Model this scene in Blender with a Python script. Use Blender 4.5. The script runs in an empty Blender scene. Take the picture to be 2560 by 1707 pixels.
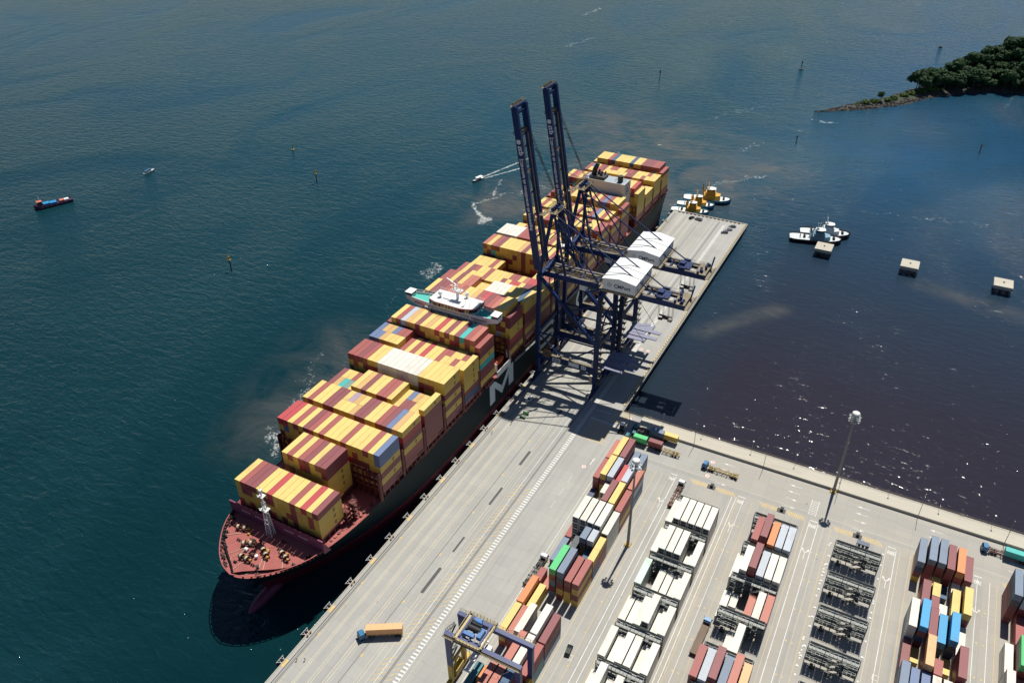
import bpy, math, random
from mathutils import Vector, Matrix, noise
from mathutils.bvhtree import BVHTree
random.seed(7)
R = math.radians
S = bpy.context.scene
COL = S.collection

# ------------------------------------------------------------------ camera, sky, sun, exposure
cam_d = bpy.data.cameras.new("camera")
cam_d.lens = 28.117
cam_d.sensor_width = 36.0
cam_d.clip_start = 1.0
cam_d.clip_end = 20000.0
cam = bpy.data.objects.new("camera", cam_d)
COL.objects.link(cam)
CAMPOS = Vector((144.066, 0.0, 233.0))
PITCH, ROLL, YAW = R(33.978), R(-0.7795), R(-28.7607)
_f = Vector((math.sin(YAW) * math.cos(PITCH), math.cos(YAW) * math.cos(PITCH), -math.sin(PITCH)))
_r = Vector((math.cos(YAW), -math.sin(YAW), 0))
_u = _r.cross(_f)
_r2 = _r * math.cos(ROLL) + _u * math.sin(ROLL)
_u2 = -_r * math.sin(ROLL) + _u * math.cos(ROLL)
cam.matrix_world = Matrix(((_r2.x, _u2.x, -_f.x, CAMPOS.x), (_r2.y, _u2.y, -_f.y, CAMPOS.y),
                           (_r2.z, _u2.z, -_f.z, CAMPOS.z), (0, 0, 0, 1)))
S.camera = cam

SUN_EL = R(63.5)
world = bpy.data.worlds.new("World")
S.world = world
world.use_nodes = True
wn = world.node_tree.nodes
sky = wn.new("ShaderNodeTexSky")
sky.sky_type = 'NISHITA'
sky.sun_disc = False
sky.sun_elevation = SUN_EL
sky.sun_rotation = R(0.0)
sky.ozone_density = 5.0
sky.dust_density = 0.25
wn["Background"].inputs[1].default_value = 0.052
world.node_tree.links.new(sky.outputs[0], wn["Background"].inputs[0])

sun_d = bpy.data.lights.new("sun", 'SUN')
sun_d.energy = 4.8
sun_d.angle = R(0.5)
sun_d.color = (1.0, 0.955, 0.86)
sun = bpy.data.objects.new("sun", sun_d)
COL.objects.link(sun)
sun.location = (0, 300, 400)
sun.rotation_euler = (-(math.pi / 2 - SUN_EL), 0, 0)

S.view_settings.view_transform = 'Standard'
S.view_settings.look = 'None'
S.view_settings.exposure = 0.2
S.view_settings.gamma = 1.0
S.view_settings.use_curve_mapping = False

WZ = -4.0          # water level; the quay deck is z = 0, the quay edge x = 0

# ------------------------------------------------------------------ materials
_M = {}
def mat(name, col, rough=0.6, var=0.10, nscale=0.6, metal=0.0, obj_var=0.06, stain=None, stain_amt=0.0, stain_scale=0.25, stretch=(1, 1, 1), spec=0.5):
    """a painted / plain surface: base colour with two noise layers, per-object tone and optional stains"""
    if name in _M: return _M[name]
    m = bpy.data.materials.new(name)
    m.use_nodes = True
    nt = m.node_tree
    b = nt.nodes["Principled BSDF"]
    b.inputs["Roughness"].default_value = rough
    b.inputs["Metallic"].default_value = metal
    b.inputs["Specular IOR Level"].default_value = spec
    tc = nt.nodes.new("ShaderNodeTexCoord")
    mp = nt.nodes.new("ShaderNodeMapping")
    mp.inputs["Scale"].default_value = stretch
    nt.links.new(tc.outputs["Object"], mp.inputs[0])
    oi = nt.nodes.new("ShaderNodeObjectInfo")
    gi = nt.nodes.new("ShaderNodeNewGeometry")
    ad = nt.nodes.new("ShaderNodeVectorMath"); ad.operation = 'ADD'
    nt.links.new(mp.outputs[0], ad.inputs[0])
    sc = nt.nodes.new("ShaderNodeVectorMath"); sc.operation = 'SCALE'
    sc.inputs[0].default_value = (31, 17, 53)
    nt.links.new(oi.outputs["Random"], sc.inputs["Scale"])
    nt.links.new(sc.outputs[0], ad.inputs[1])
    n1 = nt.nodes.new("ShaderNodeTexNoise")
    n1.inputs["Scale"].default_value = nscale
    n1.inputs["Detail"].default_value = 5
    nt.links.new(ad.outputs[0], n1.inputs["Vector"])
    # value = 1 + var*(noise-.5)*2 + obj_var*(rand-.5)*2 + island
    m1 = nt.nodes.new("ShaderNodeMath"); m1.operation = 'MULTIPLY_ADD'
    m1.inputs[1].default_value = var * 2; m1.inputs[2].default_value = 1 - var - obj_var
    nt.links.new(n1.outputs["Fac"], m1.inputs[0])
    rs = nt.nodes.new("ShaderNodeMath"); rs.operation = 'ADD'
    nt.links.new(oi.outputs["Random"], rs.inputs[0])
    nt.links.new(gi.outputs["Random Per Island"], rs.inputs[1])
    m2 = nt.nodes.new("ShaderNodeMath"); m2.operation = 'MULTIPLY_ADD'
    m2.inputs[1].default_value = obj_var
    nt.links.new(rs.outputs[0], m2.inputs[0])
    nt.links.new(m1.outputs[0], m2.inputs[2])
    vs = nt.nodes.new("ShaderNodeVectorMath"); vs.operation = 'SCALE'
    vs.inputs[0].default_value = col[:3]
    nt.links.new(m2.outputs[0], vs.inputs["Scale"])
    out = vs.outputs[0]
    if stain:
        n2 = nt.nodes.new("ShaderNodeTexNoise")
        n2.inputs["Scale"].default_value = stain_scale
        n2.inputs["Detail"].default_value = 7
        n2.inputs["Roughness"].default_value = 0.68
        nt.links.new(ad.outputs[0], n2.inputs["Vector"])
        rp = nt.nodes.new("ShaderNodeMapRange")
        rp.inputs["From Min"].default_value = 0.52; rp.inputs["From Max"].default_value = 0.72
        rp.inputs["To Max"].default_value = stain_amt
        nt.links.new(n2.outputs["Fac"], rp.inputs["Value"])
        mx = nt.nodes.new("ShaderNodeMix"); mx.data_type = 'RGBA'
        nt.links.new(rp.outputs[0], mx.inputs["Factor"])
        nt.links.new(out, mx.inputs["A"])
        mx.inputs["B"].default_value = (*stain[:3], 1)
        out = mx.outputs["Result"]
    nt.links.new(out, b.inputs["Base Color"])
    _M[name] = m
    return m

# ------------------------------------------------------------------ mesh building
class MB:
    def __init__(s): s.v = []; s.f = []; s.mi = []
    def quad(s, pts, m=0):
        n = len(s.v); s.v += [tuple(p) for p in pts]; s.f.append(tuple(range(n, n + len(pts)))); s.mi.append(m)
    def box(s, x0, x1, y0, y1, z0, z1, m=0, mtop=None):
        n = len(s.v)
        s.v += [(x0,y0,z0),(x1,y0,z0),(x1,y1,z0),(x0,y1,z0),(x0,y0,z1),(x1,y0,z1),(x1,y1,z1),(x0,y1,z1)]
        for f in ((0,3,2,1),(4,5,6,7),(0,1,5,4),(1,2,6,5),(2,3,7,6),(3,0,4,7)):
            s.f.append(tuple(n+i for i in f)); s.mi.append(m)
        if mtop is not None: s.mi[-5] = mtop
    def prism(s, poly, z0, z1, m=0, mtop=None, scale=1.0, shift=(0, 0)):
        k = len(poly); n = len(s.v)
        cx = sum(p[0] for p in poly)/k; cy = sum(p[1] for p in poly)/k
        s.v += [(p[0], p[1], z0) for p in poly]
        s.v += [(cx+(p[0]-cx)*scale+shift[0], cy+(p[1]-cy)*scale+shift[1], z1) for p in poly]
        s.f.append(tuple(n+i for i in reversed(range(k)))); s.mi.append(m)
        s.f.append(tuple(n+k+i for i in range(k))); s.mi.append(m if mtop is None else mtop)
        for i in range(k):
            j = (i+1) % k
            s.f.append((n+i, n+j, n+k+j, n+k+i)); s.mi.append(m)
    def bar(s, p, q, w, h=None, m=0, up=(0,0,1)):
        p = Vector(p); q = Vector(q); h = h or w
        d = (q-p).normalized(); u = Vector(up)
        if abs(d.dot(u)) > 0.98: u = Vector((0,1,0))
        a = d.cross(u).normalized(); b = a.cross(d).normalized()
        n = len(s.v)
        for c in (p, q):
            for sa, sb in ((-1,-1),(1,-1),(1,1),(-1,1)):
                s.v.append(tuple(c + a*sa*w/2 + b*sb*h/2))
        for f in ((3,2,1,0),(4,5,6,7),(0,1,5,4),(1,2,6,5),(2,3,7,6),(3,0,4,7)):
            s.f.append(tuple(n+i for i in f)); s.mi.append(m)
    def tube(s, p, q, r, r2=None, n=8, m=0):
        p = Vector(p); q = Vector(q); r2 = r if r2 is None else r2
        d = (q-p).normalized(); u = Vector((0,0,1)) if abs(d.z) < .95 else Vector((1,0,0))
        a = d.cross(u).normalized(); b = d.cross(a).normalized()
        k = len(s.v)
        for c, rr in ((p, r), (q, r2)):
            for i in range(n):
                t = 2*math.pi*i/n
                s.v.append(tuple(c + a*math.cos(t)*rr + b*math.sin(t)*rr))
        for i in range(n):
            j = (i+1) % n
            s.f.append((k+i, k+j, k+n+j, k+n+i)); s.mi.append(m)
        s.f.append(tuple(k+i for i in reversed(range(n)))); s.mi.append(m)
        s.f.append(tuple(k+n+i for i in range(n))); s.mi.append(m)
    def rail(s, pts, h=1.1, w=0.07, step=2.0, m=0, mid=True):
        """a handrail along a polyline"""
        for a, b in zip(pts[:-1], pts[1:]):
            a = Vector(a); b = Vector(b); L = (b-a).length
            s.bar(a+Vector((0,0,h)), b+Vector((0,0,h)), w, m=m)
            if mid: s.bar(a+Vector((0,0,h*.55)), b+Vector((0,0,h*.55)), w*.8, m=m)
            k = max(1, int(L/step))
            for i in range(k+1):
                c = a.lerp(b, i/k); s.bar(c, c+Vector((0,0,h)), w, m=m)
    def loft(s, rings, m=0, close=True, cap=True, mfun=None):
        k = len(rings[0]); n = len(s.v)
        for rg in rings: s.v += [tuple(p) for p in rg]
        for i in range(len(rings)-1):
            for j in range(k if close else k-1):
                jj = (j+1) % k
                s.f.append((n+i*k+j, n+i*k+jj, n+(i+1)*k+jj, n+(i+1)*k+j))
                s.mi.append(mfun(i, j) if mfun else m)
        if cap:
            s.f.append(tuple(n+j for j in reversed(range(k)))); s.mi.append(m)
            s.f.append(tuple(n+(len(rings)-1)*k+j for j in range(k))); s.mi.append(m)
    def add_mesh(s, me, mtx, m=0):
        n = len(s.v)
        s.v += [tuple(mtx @ v.co) for v in me.vertices]
        for p in me.polygons:
            s.f.append(tuple(n+i for i in p.vertices)); s.mi.append(m)
    def mesh(s, name, mats, origin=(0,0,0), smooth=False):
        me = bpy.data.meshes.new(name)
        o = origin
        me.from_pydata([(x-o[0], y-o[1], z-o[2]) for x, y, z in s.v], [], s.f)
        for mm in mats: me.materials.append(mm)
        if len(mats) > 1: me.polygons.foreach_set("material_index", s.mi)
        if smooth: me.polygons.foreach_set("use_smooth", [True]*len(me.polygons))
        me.update()
        return me

def props(o, label=None, cat=None, group=None, kind=None):
    if label: o["label"] = label
    if cat: o["category"] = cat
    if group: o["group"] = group
    if kind: o["kind"] = kind
    return o
def thing(name, label, cat, loc=(0,0,0), rz=0.0, group=None, kind=None):
    o = bpy.data.objects.new(name, None); COL.objects.link(o)
    o.empty_display_size = 0.5
    o.location = loc; o.rotation_euler = (0, 0, rz)
    return props(o, label, cat, group, kind)
def part(name, mb, mats, parent, local=False, smooth=False, label=None, kind=None):
    """a mesh under its thing; mb holds world coordinates unless local"""
    if not isinstance(mats, (list, tuple)): mats = [mats]
    org = (0,0,0) if (local or parent is None) else PORG[parent.name]
    me = mb.mesh(name, mats, org, smooth)
    o = bpy.data.objects.new(name, me); COL.objects.link(o)
    if parent is not None:
        o.parent = parent
        PORG[o.name] = org
    return props(o, label, kind=kind)
PORG = {}
def wthing(name, label, cat, loc, group=None):
    o = thing(name, label, cat, loc, 0, group); PORG[o.name] = tuple(loc); return o
def solo(name, mb, mats, label=None, cat=None, group=None, kind=None, loc=(0,0,0), smooth=False):
    if not isinstance(mats, (list, tuple)): mats = [mats]
    o = bpy.data.objects.new(name, mb.mesh(name, mats, loc, smooth)); COL.objects.link(o)
    o.location = loc
    PORG[o.name] = tuple(loc)
    return props(o, label, cat, group, kind)
def copy_tree(o, parent=None):
    c = o.copy(); COL.objects.link(c)
    if parent is not None: c.parent = parent
    for ch in list(o.children): copy_tree(ch, c)
    return c
def place(o, loc, rz=0.0, label=None, group=None):
    o.location = loc; o.rotation_euler = (0, 0, rz)
    if label: o["label"] = label
    if group: o["group"] = group
    return o

_txt = {}
def text_mesh(s, size=1.0, align='CENTER', bold=0.0):
    key = (s, align, bold)
    if key not in _txt:
        cu = bpy.data.curves.new("txt", 'FONT'); cu.body = s; cu.size = 1.0
        cu.align_x = align; cu.align_y = 'CENTER'; cu.fill_mode = 'FRONT'; cu.offset = bold
        ob = bpy.data.objects.new("txt", cu); COL.objects.link(ob)
        bpy.context.view_layer.update()
        me = bpy.data.meshes.new_from_object(ob.evaluated_get(bpy.context.evaluated_depsgraph_get()))
        bpy.data.objects.remove(ob); bpy.data.curves.remove(cu)
        _txt[key] = me
    return _txt[key]
def put_text(mb, s, pos, xdir, ydir, size, m=0, align='CENTER', bold=0.0, sx=1.0):
    X = Vector(xdir).normalized(); Y = Vector(ydir).normalized(); Z = X.cross(Y)
    mt = Matrix(((X.x*size*sx, Y.x*size, Z.x, pos[0]), (X.y*size*sx, Y.y*size, Z.y, pos[1]), (X.z*size*sx, Y.z*size, Z.z, pos[2]), (0,0,0,1)))
    mb.add_mesh(text_mesh(s, align=align, bold=bold), mt, m)

ORD = ["zeroth","first","second","third","fourth","fifth","sixth","seventh","eighth","ninth","tenth","eleventh","twelfth","thirteenth",
       "fourteenth","fifteenth","sixteenth","seventeenth","eighteenth","nineteenth","twentieth","twenty-first","twenty-second","twenty-third","twenty-fourth",
       "twenty-fifth","twenty-sixth","twenty-seventh","twenty-eighth","twenty-ninth","thirtieth","thirty-first","thirty-second","thirty-third","thirty-fourth"]
# ------------------------------------------------------------------ common paints
BLUE = mat("crane_navy_paint", (0.007, 0.026, 0.105), 0.5, .12, .5, stain=(0.03,0.03,0.035), stain_amt=.3, stain_scale=.35, spec=.3)
BLUE2 = mat("gantry_blue_paint", (0.018, 0.04, 0.15), 0.45, .12, .5, stain=(0.10,0.09,0.10), stain_amt=.4, stain_scale=.5)
YEL = mat("machine_yellow_paint", (0.52, 0.34, 0.03), 0.5, .15, .8, stain=(0.12,0.08,0.03), stain_amt=.5)
DARK = mat("dark_machinery", (0.018, 0.018, 0.02), 0.6, .2, 1.0)
GREASE = mat("walkway_steel", (0.20, 0.16, 0.10), 0.6, .25, 1.5)
WHITE = mat("white_paint", (0.78, 0.78, 0.76), 0.45, .06, .3, stain=(0.5,0.45,0.38), stain_amt=.25, stain_scale=.3)
GALV = mat("galvanised_steel", (0.42, 0.46, 0.45), 0.45, .15, 1.2, metal=0.3)
GALVD = mat("weathered_steel_frame", (0.10, 0.115, 0.115), 0.5, .2, 1.2, metal=.2)
TYRE = mat("tyre_rubber", (0.012, 0.012, 0.012), 0.85, .2, 3)
GLASS = mat("dark_glass", (0.012, 0.02, 0.026), 0.06, .05, 1, spec=0.8)
SHIPRED = mat("deck_red_oxide", (0.33, 0.085, 0.075), 0.65, .15, .35, stain=(0.16,0.06,0.05), stain_amt=.5, stain_scale=.2)
SHIPDK = mat("oxide_red_steel", (0.13, 0.028, 0.026), 0.6, .18, .5)
BLACK = mat("black_paint", (0.012, 0.012, 0.014), 0.5, .1, 1)
ORANGE = mat("safety_orange", (0.62, 0.12, 0.03), 0.5, .1, 1)
# ------------------------------------------------------------------ water
def seg_mask(nt, pos, a, b, w, strength):
    """1 on the segment a-b falling to 0 at distance w"""
    N = nt.nodes.new; L = nt.links.new
    ab = Vector((b[0]-a[0], b[1]-a[1], 0)); l2 = max(ab.length_squared, 1e-4)
    s = N("ShaderNodeVectorMath"); s.operation = 'SUBTRACT'; L(pos, s.inputs[0]); s.inputs[1].default_value = (a[0], a[1], WZ)
    d = N("ShaderNodeVectorMath"); d.operation = 'DOT_PRODUCT'; L(s.outputs[0], d.inputs[0]); d.inputs[1].default_value = ab / l2
    c = N("ShaderNodeClamp"); L(d.outputs["Value"], c.inputs[0])
    v = N("ShaderNodeVectorMath"); v.operation = 'SCALE'; v.inputs[0].default_value = ab; L(c.outputs[0], v.inputs["Scale"])
    e = N("ShaderNodeVectorMath"); e.operation = 'DISTANCE'; L(s.outputs[0], e.inputs[0]); L(v.outputs[0], e.inputs[1])
    m = N("ShaderNodeMapRange"); m.interpolation_type = 'SMOOTHSTEP'
    m.inputs["From Min"].default_value = w; m.inputs["From Max"].default_value = 0
    m.inputs["To Max"].default_value = strength
    L(e.outputs["Value"], m.inputs["Value"])
    return m.outputs[0]
def vmax(nt, socks):
    o = socks[0]
    for s in socks[1:]:
        m = nt.nodes.new("ShaderNodeMath"); m.operation = 'MAXIMUM'
        nt.links.new(o, m.inputs[0]); nt.links.new(s, m.inputs[1]); o = m.outputs[0]
    return o
def noise_n(nt, vec, scale, detail=3, rough=.5, stretch=None, rot=0.0, dist=0.0):
    if stretch:
        mp = nt.nodes.new("ShaderNodeMapping"); mp.inputs["Scale"].default_value = stretch; mp.inputs["Rotation"].default_value = (0,0,rot)
        mp.vector_type = 'TEXTURE' if False else 'POINT'
        nt.links.new(vec, mp.inputs[0]); vec = mp.outputs[0]
    n = nt.nodes.new("ShaderNodeTexNoise"); n.inputs["Scale"].default_value = scale
    n.inputs["Detail"].default_value = detail; n.inputs["Roughness"].default_value = rough; n.inputs["Distortion"].default_value = dist
    nt.links.new(vec, n.inputs["Vector"])
    return n.outputs["Fac"]
def mathn(nt, op, a, b=None, c=None):
    m = nt.nodes.new("ShaderNodeMath"); m.operation = op
    for i, x in enumerate((a, b, c)):
        if x is None: continue
        if isinstance(x, (int, float)): m.inputs[i].default_value = x
        else: nt.links.new(x, m.inputs[i])
    return m.outputs[0]
def mixc(nt, fac, a, b):
    m = nt.nodes.new("ShaderNodeMix"); m.data_type = 'RGBA'
    for k, x in (("Factor", fac), ("A", a), ("B", b)):
        if isinstance(x, tuple): m.inputs[k].default_value = (*x[:3], 1)
        elif isinstance(x, (int, float)): m.inputs[k].default_value = x
        else: nt.links.new(x, m.inputs[k])
    return m.outputs["Result"]
def maprange(nt, v, a, b, c=0.0, d=1.0):
    m = nt.nodes.new("ShaderNodeMapRange")
    m.inputs["From Min"].default_value = a; m.inputs["From Max"].default_value = b
    m.inputs["To Min"].default_value = c; m.inputs["To Max"].default_value = d
    nt.links.new(v, m.inputs["Value"]); return m.outputs[0]

wm = bpy.data.materials.new("harbour_water"); wm.use_nodes = True
nt = wm.node_tree; B = nt.nodes["Principled BSDF"]
geo = nt.nodes.new("ShaderNodeNewGeometry"); POS = geo.outputs["Position"]
big = noise_n(nt, POS, 0.006, 4, .55, stretch=(1, .6, 1), dist=1.2)
mid = noise_n(nt, POS, 0.03, 4, .6, dist=.8)
sep = nt.nodes.new("ShaderNodeSeparateXYZ"); nt.links.new(POS, sep.inputs[0])
# the enclosed basin behind the pier carries brown peaty water, the open bay is green
basin = maprange(nt, sep.outputs["X"], 0, 90)
basin2 = mathn(nt, 'MULTIPLY', basin, maprange(nt, sep.outputs["Y"], 640, 330))
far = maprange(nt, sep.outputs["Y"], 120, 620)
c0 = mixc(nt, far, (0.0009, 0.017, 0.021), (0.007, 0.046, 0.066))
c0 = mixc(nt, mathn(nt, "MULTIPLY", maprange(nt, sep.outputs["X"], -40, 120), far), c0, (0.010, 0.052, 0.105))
c0 = mixc(nt, maprange(nt, big, .35, .65, 0, .35), c0, (0.010, 0.050, 0.062))
c0 = mixc(nt, basin2, c0, (0.024, 0.021, 0.030))
silt = vmax(nt, [seg_mask(nt, POS, (-20, 560), (-90, 640), 120, .8), seg_mask(nt, POS, (-118, 455), (-60, 520), 60, .9),
                 seg_mask(nt, POS, (-4, 520), (40, 600), 45, 1.0), seg_mask(nt, POS, (-85, 200), (-100, 260), 45, .6), seg_mask(nt, POS, (60, 362), (92, 404), 11, .55),
                 seg_mask(nt, POS, (160, 470), (240, 452), 14, .5)])
silt = mathn(nt, 'MULTIPLY', silt, maprange(nt, mid, .35, .62))
c0 = mixc(nt, silt, c0, (0.085, 0.085, 0.08))
# foam
wv = nt.nodes.new("ShaderNodeTexNoise"); wv.inputs["Scale"].default_value = .085; wv.inputs["Detail"].default_value = 4; nt.links.new(POS, wv.inputs["Vector"])
wd = nt.nodes.new("ShaderNodeVectorMath"); wd.operation = "MULTIPLY_ADD"; nt.links.new(wv.outputs["Color"], wd.inputs[0]); wd.inputs[1].default_value = (26, 26, 0); wd.inputs[2].default_value = (-13, -13, 0)
wp = nt.nodes.new("ShaderNodeVectorMath"); wp.operation = "ADD"; nt.links.new(POS, wp.inputs[0]); nt.links.new(wd.outputs[0], wp.inputs[1])
FO = []
for a, b, w, st in (((-76, 186), (-83, 194), 15, .47), ((-82, 203), (-98, 226), 11, .40), ((-98, 226), (-110, 252), 9, .36), ((-100, 300), (-112, 330), 9, .30), ((-102, 345), (-108, 362), 11, .42),
                    ((-131, 452), (-112, 428), 8, .50), ((-131, 452), (-124, 472), 8, .42), ((-124, 472), (-100, 500), 9, .40), ((-112, 428), (-92, 420), 9, .36), ((-120, 520), (-90, 560), 9, .38), ((-110, 460), (-80, 480), 12, .30),
                    ((-151.5, 495), (-138, 545), 3.4, .50), ((-149.6, 493), (-131, 530), 3.4, .50), ((-137, 500), (-128, 470), 4, .44),
                    ((-2, 512), (20, 540), 12, .42), ((10, 560), (40, 596), 10, .38), ((-312, 1040), (-306, 1090), 9, .42), ((-262, 880), (-246, 930), 9, .40),
                    ((48, 740), (62, 742), 8, .44), ((10, 640), (16, 660), 8, .38), ((110, 560), (190, 575), 5, .36), ((-40, 700), (-5, 760), 8, .36)):
    FO.append(seg_mask(nt, POS if w < 3.5 else wp.outputs[0], a, b, w, st))
fm = vmax(nt, FO)
fn = noise_n(nt, POS, 0.45, 6, .72, dist=1.5)
fs = mathn(nt, 'ADD', mathn(nt, 'MULTIPLY', fn, .9), fm)
ff = maprange(nt, fs, .84, 1.02, 0, .75)
c0 = mixc(nt, ff, c0, (0.62, 0.65, 0.64))
nt.links.new(c0, B.inputs["Base Color"])
B.inputs["IOR"].default_value = 1.333
nt.links.new(maprange(nt, ff, 0, .5, .06, .8), B.inputs["Roughness"])
# waves: swell trains and ripples as real slopes
h1 = noise_n(nt, POS, 0.13, 3, .5, stretch=(1.0, 2.1, 1), rot=R(-22), dist=.6)
h2 = noise_n(nt, POS, 0.38, 3, .55, stretch=(1.0, 1.7, 1), rot=R(14), dist=.5)
h3 = noise_n(nt, POS, 1.5, 2, .5, stretch=(1.0, 1.3, 1), rot=R(-5))
calm = maprange(nt, mathn(nt, 'ADD', big, mathn(nt, 'MULTIPLY', basin2, -.16)), .34, .58, .35, 1.0)
h4 = noise_n(nt, POS, 2.1, 2, .5)
spk = mathn(nt, 'MULTIPLY', maprange(nt, sep.outputs["X"], 60, 130), maprange(nt, noise_n(nt, POS, .02, 3, .6), .42, .62, 0, .17))
hh = mathn(nt, 'ADD', mathn(nt, 'MULTIPLY', h1, 1.9), mathn(nt, 'ADD', mathn(nt, 'MULTIPLY', h2, .8), mathn(nt, 'ADD', mathn(nt, 'MULTIPLY', h3, .12), mathn(nt, 'MULTIPLY', h4, spk))))
hh = mathn(nt, 'MULTIPLY', hh, calm)
bp = nt.nodes.new("ShaderNodeBump"); bp.inputs["Strength"].default_value = 1.0; bp.inputs["Distance"].default_value = 0.62
nt.links.new(hh, bp.inputs["Height"]); nt.links.new(bp.outputs[0], B.inputs["Normal"])
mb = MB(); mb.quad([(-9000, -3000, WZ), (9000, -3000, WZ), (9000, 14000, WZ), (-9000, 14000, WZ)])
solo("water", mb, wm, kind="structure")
mb = MB(); mb.quad([(-9000, -3000, -14), (9000, -3000, -14), (9000, 14000, -14), (-9000, 14000, -14)])
solo("seabed", mb, mat("silt", (0.02, 0.03, 0.03)), kind="structure")

# ------------------------------------------------------------------ concrete of the yard and the pier
def concrete(name, base, dark, streak_x=False):
    m = bpy.data.materials.new(name); m.use_nodes = True
    nt = m.node_tree; b = nt.nodes["Principled BSDF"]; b.inputs["Roughness"].default_value = .85; b.inputs["Specular IOR Level"].default_value = .25
    g = nt.nodes.new("ShaderNodeNewGeometry"); P = g.outputs["Position"]
    s = nt.nodes.new("ShaderNodeSeparateXYZ"); nt.links.new(P, s.inputs[0])
    big = noise_n(nt, P, .03, 5, .6)
    fine = noise_n(nt, P, .9, 5, .7)
    sy = noise_n(nt, P, .33, 4, .6, stretch=(1, .02, 1))          # tyre streaks along the quay
    sx = noise_n(nt, P, .33, 4, .6, stretch=(.02, 1, 1))          # tyre streaks along the cross road
    cross = mathn(nt, 'MULTIPLY', maprange(nt, s.outputs["Y"], 244, 251), maprange(nt, s.outputs["X"], 58, 66))
    cross = mathn(nt, 'MULTIPLY', cross, maprange(nt, s.outputs["Y"], 269, 267))
    st = nt.nodes.new("ShaderNodeMix"); nt.links.new(cross, st.inputs["Factor"]); nt.links.new(sy, st.inputs["A"]); nt.links.new(sx, st.inputs["B"])
    st = st.outputs["Result"]
    c = mixc(nt, maprange(nt, big, .3, .7), base, tuple(x*.86 for x in base))
    c = mixc(nt, maprange(nt, st, .5, .74, 0, .55), c, dark)
    # warmer, dustier inland lanes
    inland = maprange(nt, s.outputs["X"], 74, 110)
    c = mixc(nt, mathn(nt, 'MULTIPLY', inland, maprange(nt, st, .62, .38, .15, .6)), c, (base[0]*.97, base[1]*.88, base[2]*.77))
    c = mixc(nt, maprange(nt, fine, .35, .75, 0, .22), c, tuple(x*.7 for x in base))
    # slab joints
    br = nt.nodes.new("ShaderNodeTexBrick"); br.offset = 0.0
    mp = nt.nodes.new("ShaderNodeMapping"); nt.links.new(P, mp.inputs[0]); mp.inputs["Location"].default_value = (1.3, .4, 0)
    nt.links.new(mp.outputs[0], br.inputs["Vector"])
    br.inputs["Scale"].default_value = 1; br.inputs["Brick Width"].default_value = 6.1; br.inputs["Row Height"].default_value = 5.2
    br.inputs["Mortar Size"].default_value = .055; br.inputs["Color1"].default_value = (1,1,1,1); br.inputs["Color2"].default_value = (.91,.91,.93,1); br.inputs["Mortar"].default_value = (.72,.71,.69,1)
    mu = nt.nodes.new("ShaderNodeMix"); mu.data_type = 'RGBA'; mu.blend_type = 'MULTIPLY'; mu.inputs["Factor"].default_value = .65
    nt.links.new(c, mu.inputs["A"]); nt.links.new(br.outputs[0], mu.inputs["B"])
    c = mu.outputs["Result"]
    # oil spots
    oil = noise_n(nt, P, .55, 3, .5); oil2 = noise_n(nt, P, .06, 2, .5)
    c = mixc(nt, mathn(nt, 'MULTIPLY', maprange(nt, oil, .68, .76, 0, .55), maprange(nt, oil2, .45, .6)), c, (.06, .055, .055))
    nt.links.new(c, b.inputs["Base Color"])
    return m
CONC = concrete("yard_concrete", (0.40, 0.395, 0.37), (0.235, 0.235, 0.245))
CONCW = mat("pale_concrete", (0.45, 0.42, 0.35), .85, .12, .4, stain=(.3,.27,.22), stain_amt=.5, stain_scale=.15, stretch=(.2, 1, 1))
CONCD = mat("dark_concrete", (0.10, 0.095, 0.085), .8, .25, .4)  # darker concrete for slab edges, quay wall, piles and footing
YX1 = 420.0
slab = [(0, -160), (YX1, -160), (YX1, 276), (50.6, 276), (50.6, 496.5), (0, 496.5)]
mb = MB(); mb.prism(slab, -1.9, 0, 1, 0)
solo("quay_pavement", mb, [CONC, CONCD], kind="structure")
mb = MB(); mb.prism([(2.2, -160), (YX1, -160), (YX1, 274.6), (48.8, 274.6), (48.8, 494.5), (2.2, 494.5)], -12, -1.95)
solo("quay_wall", mb, CONCD, kind="structure")

PW = mat("worn_white_marking", (0.66, 0.66, 0.63), .8, .25, .8, stain=(.40,.39,.37), stain_amt=.9, stain_scale=.7)
PY_ = mat("worn_yellow_marking", (0.58, 0.42, 0.16), .8, .25, .8, stain=(.40,.38,.34), stain_amt=1.0, stain_scale=.6)
PC = mat("faded_cream_marking", (0.56, 0.50, 0.36), .8, .2, .8, stain=(.40,.39,.36), stain_amt=1.0, stain_scale=.5)
ASP = mat("asphalt_patch", (0.085, 0.085, 0.088), .9, .2, 2)
SEAM = mat("dark_joint", (0.09, 0.085, 0.08), .9, .2, 1)
RED_ = mat("red_marking", (0.42, 0.10, 0.09), .8, .2, .8)
mb = MB(); Z1 = .006
def strip(x0, x1, y0, y1, m, z=Z1): mb.quad([(x0,y0,z),(x1,y0,z),(x1,y1,z),(x0,y1,z)], m)
def line(p, q, w, m, z=Z1):
    p = Vector((p[0],p[1],z)); q = Vector((q[0],q[1],z)); d = (q-p).normalized(); n = Vector((-d.y, d.x, 0))*w/2
    mb.quad([p-n, q-n, q+n, p+n], m)
def dashed(x, y0, y1, on, off, w, m):
    y = y0
    while y < y1: strip(x-w/2, x+w/2, y, min(y+on, y1), m); y += on+off
E_ = 490.0
for x, m, w in ((7.7, 2, .2), (8.4, 2, .2), (12.2, 2, .2), (13.0, 2, .2), (16.4, 2, .2), (17.3, 2, .2), (25.2, 2, .18), (26.4, 2, .16), (28.6, 2, .14), (31.0, 0, .2)):
    strip(x-w/2, x+w/2, 60, E_, m)
dashed(4.0, 60, E_, 7, 4, .16, 1)
strip(20.75, 20.95, 40, E_, 4)
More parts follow.
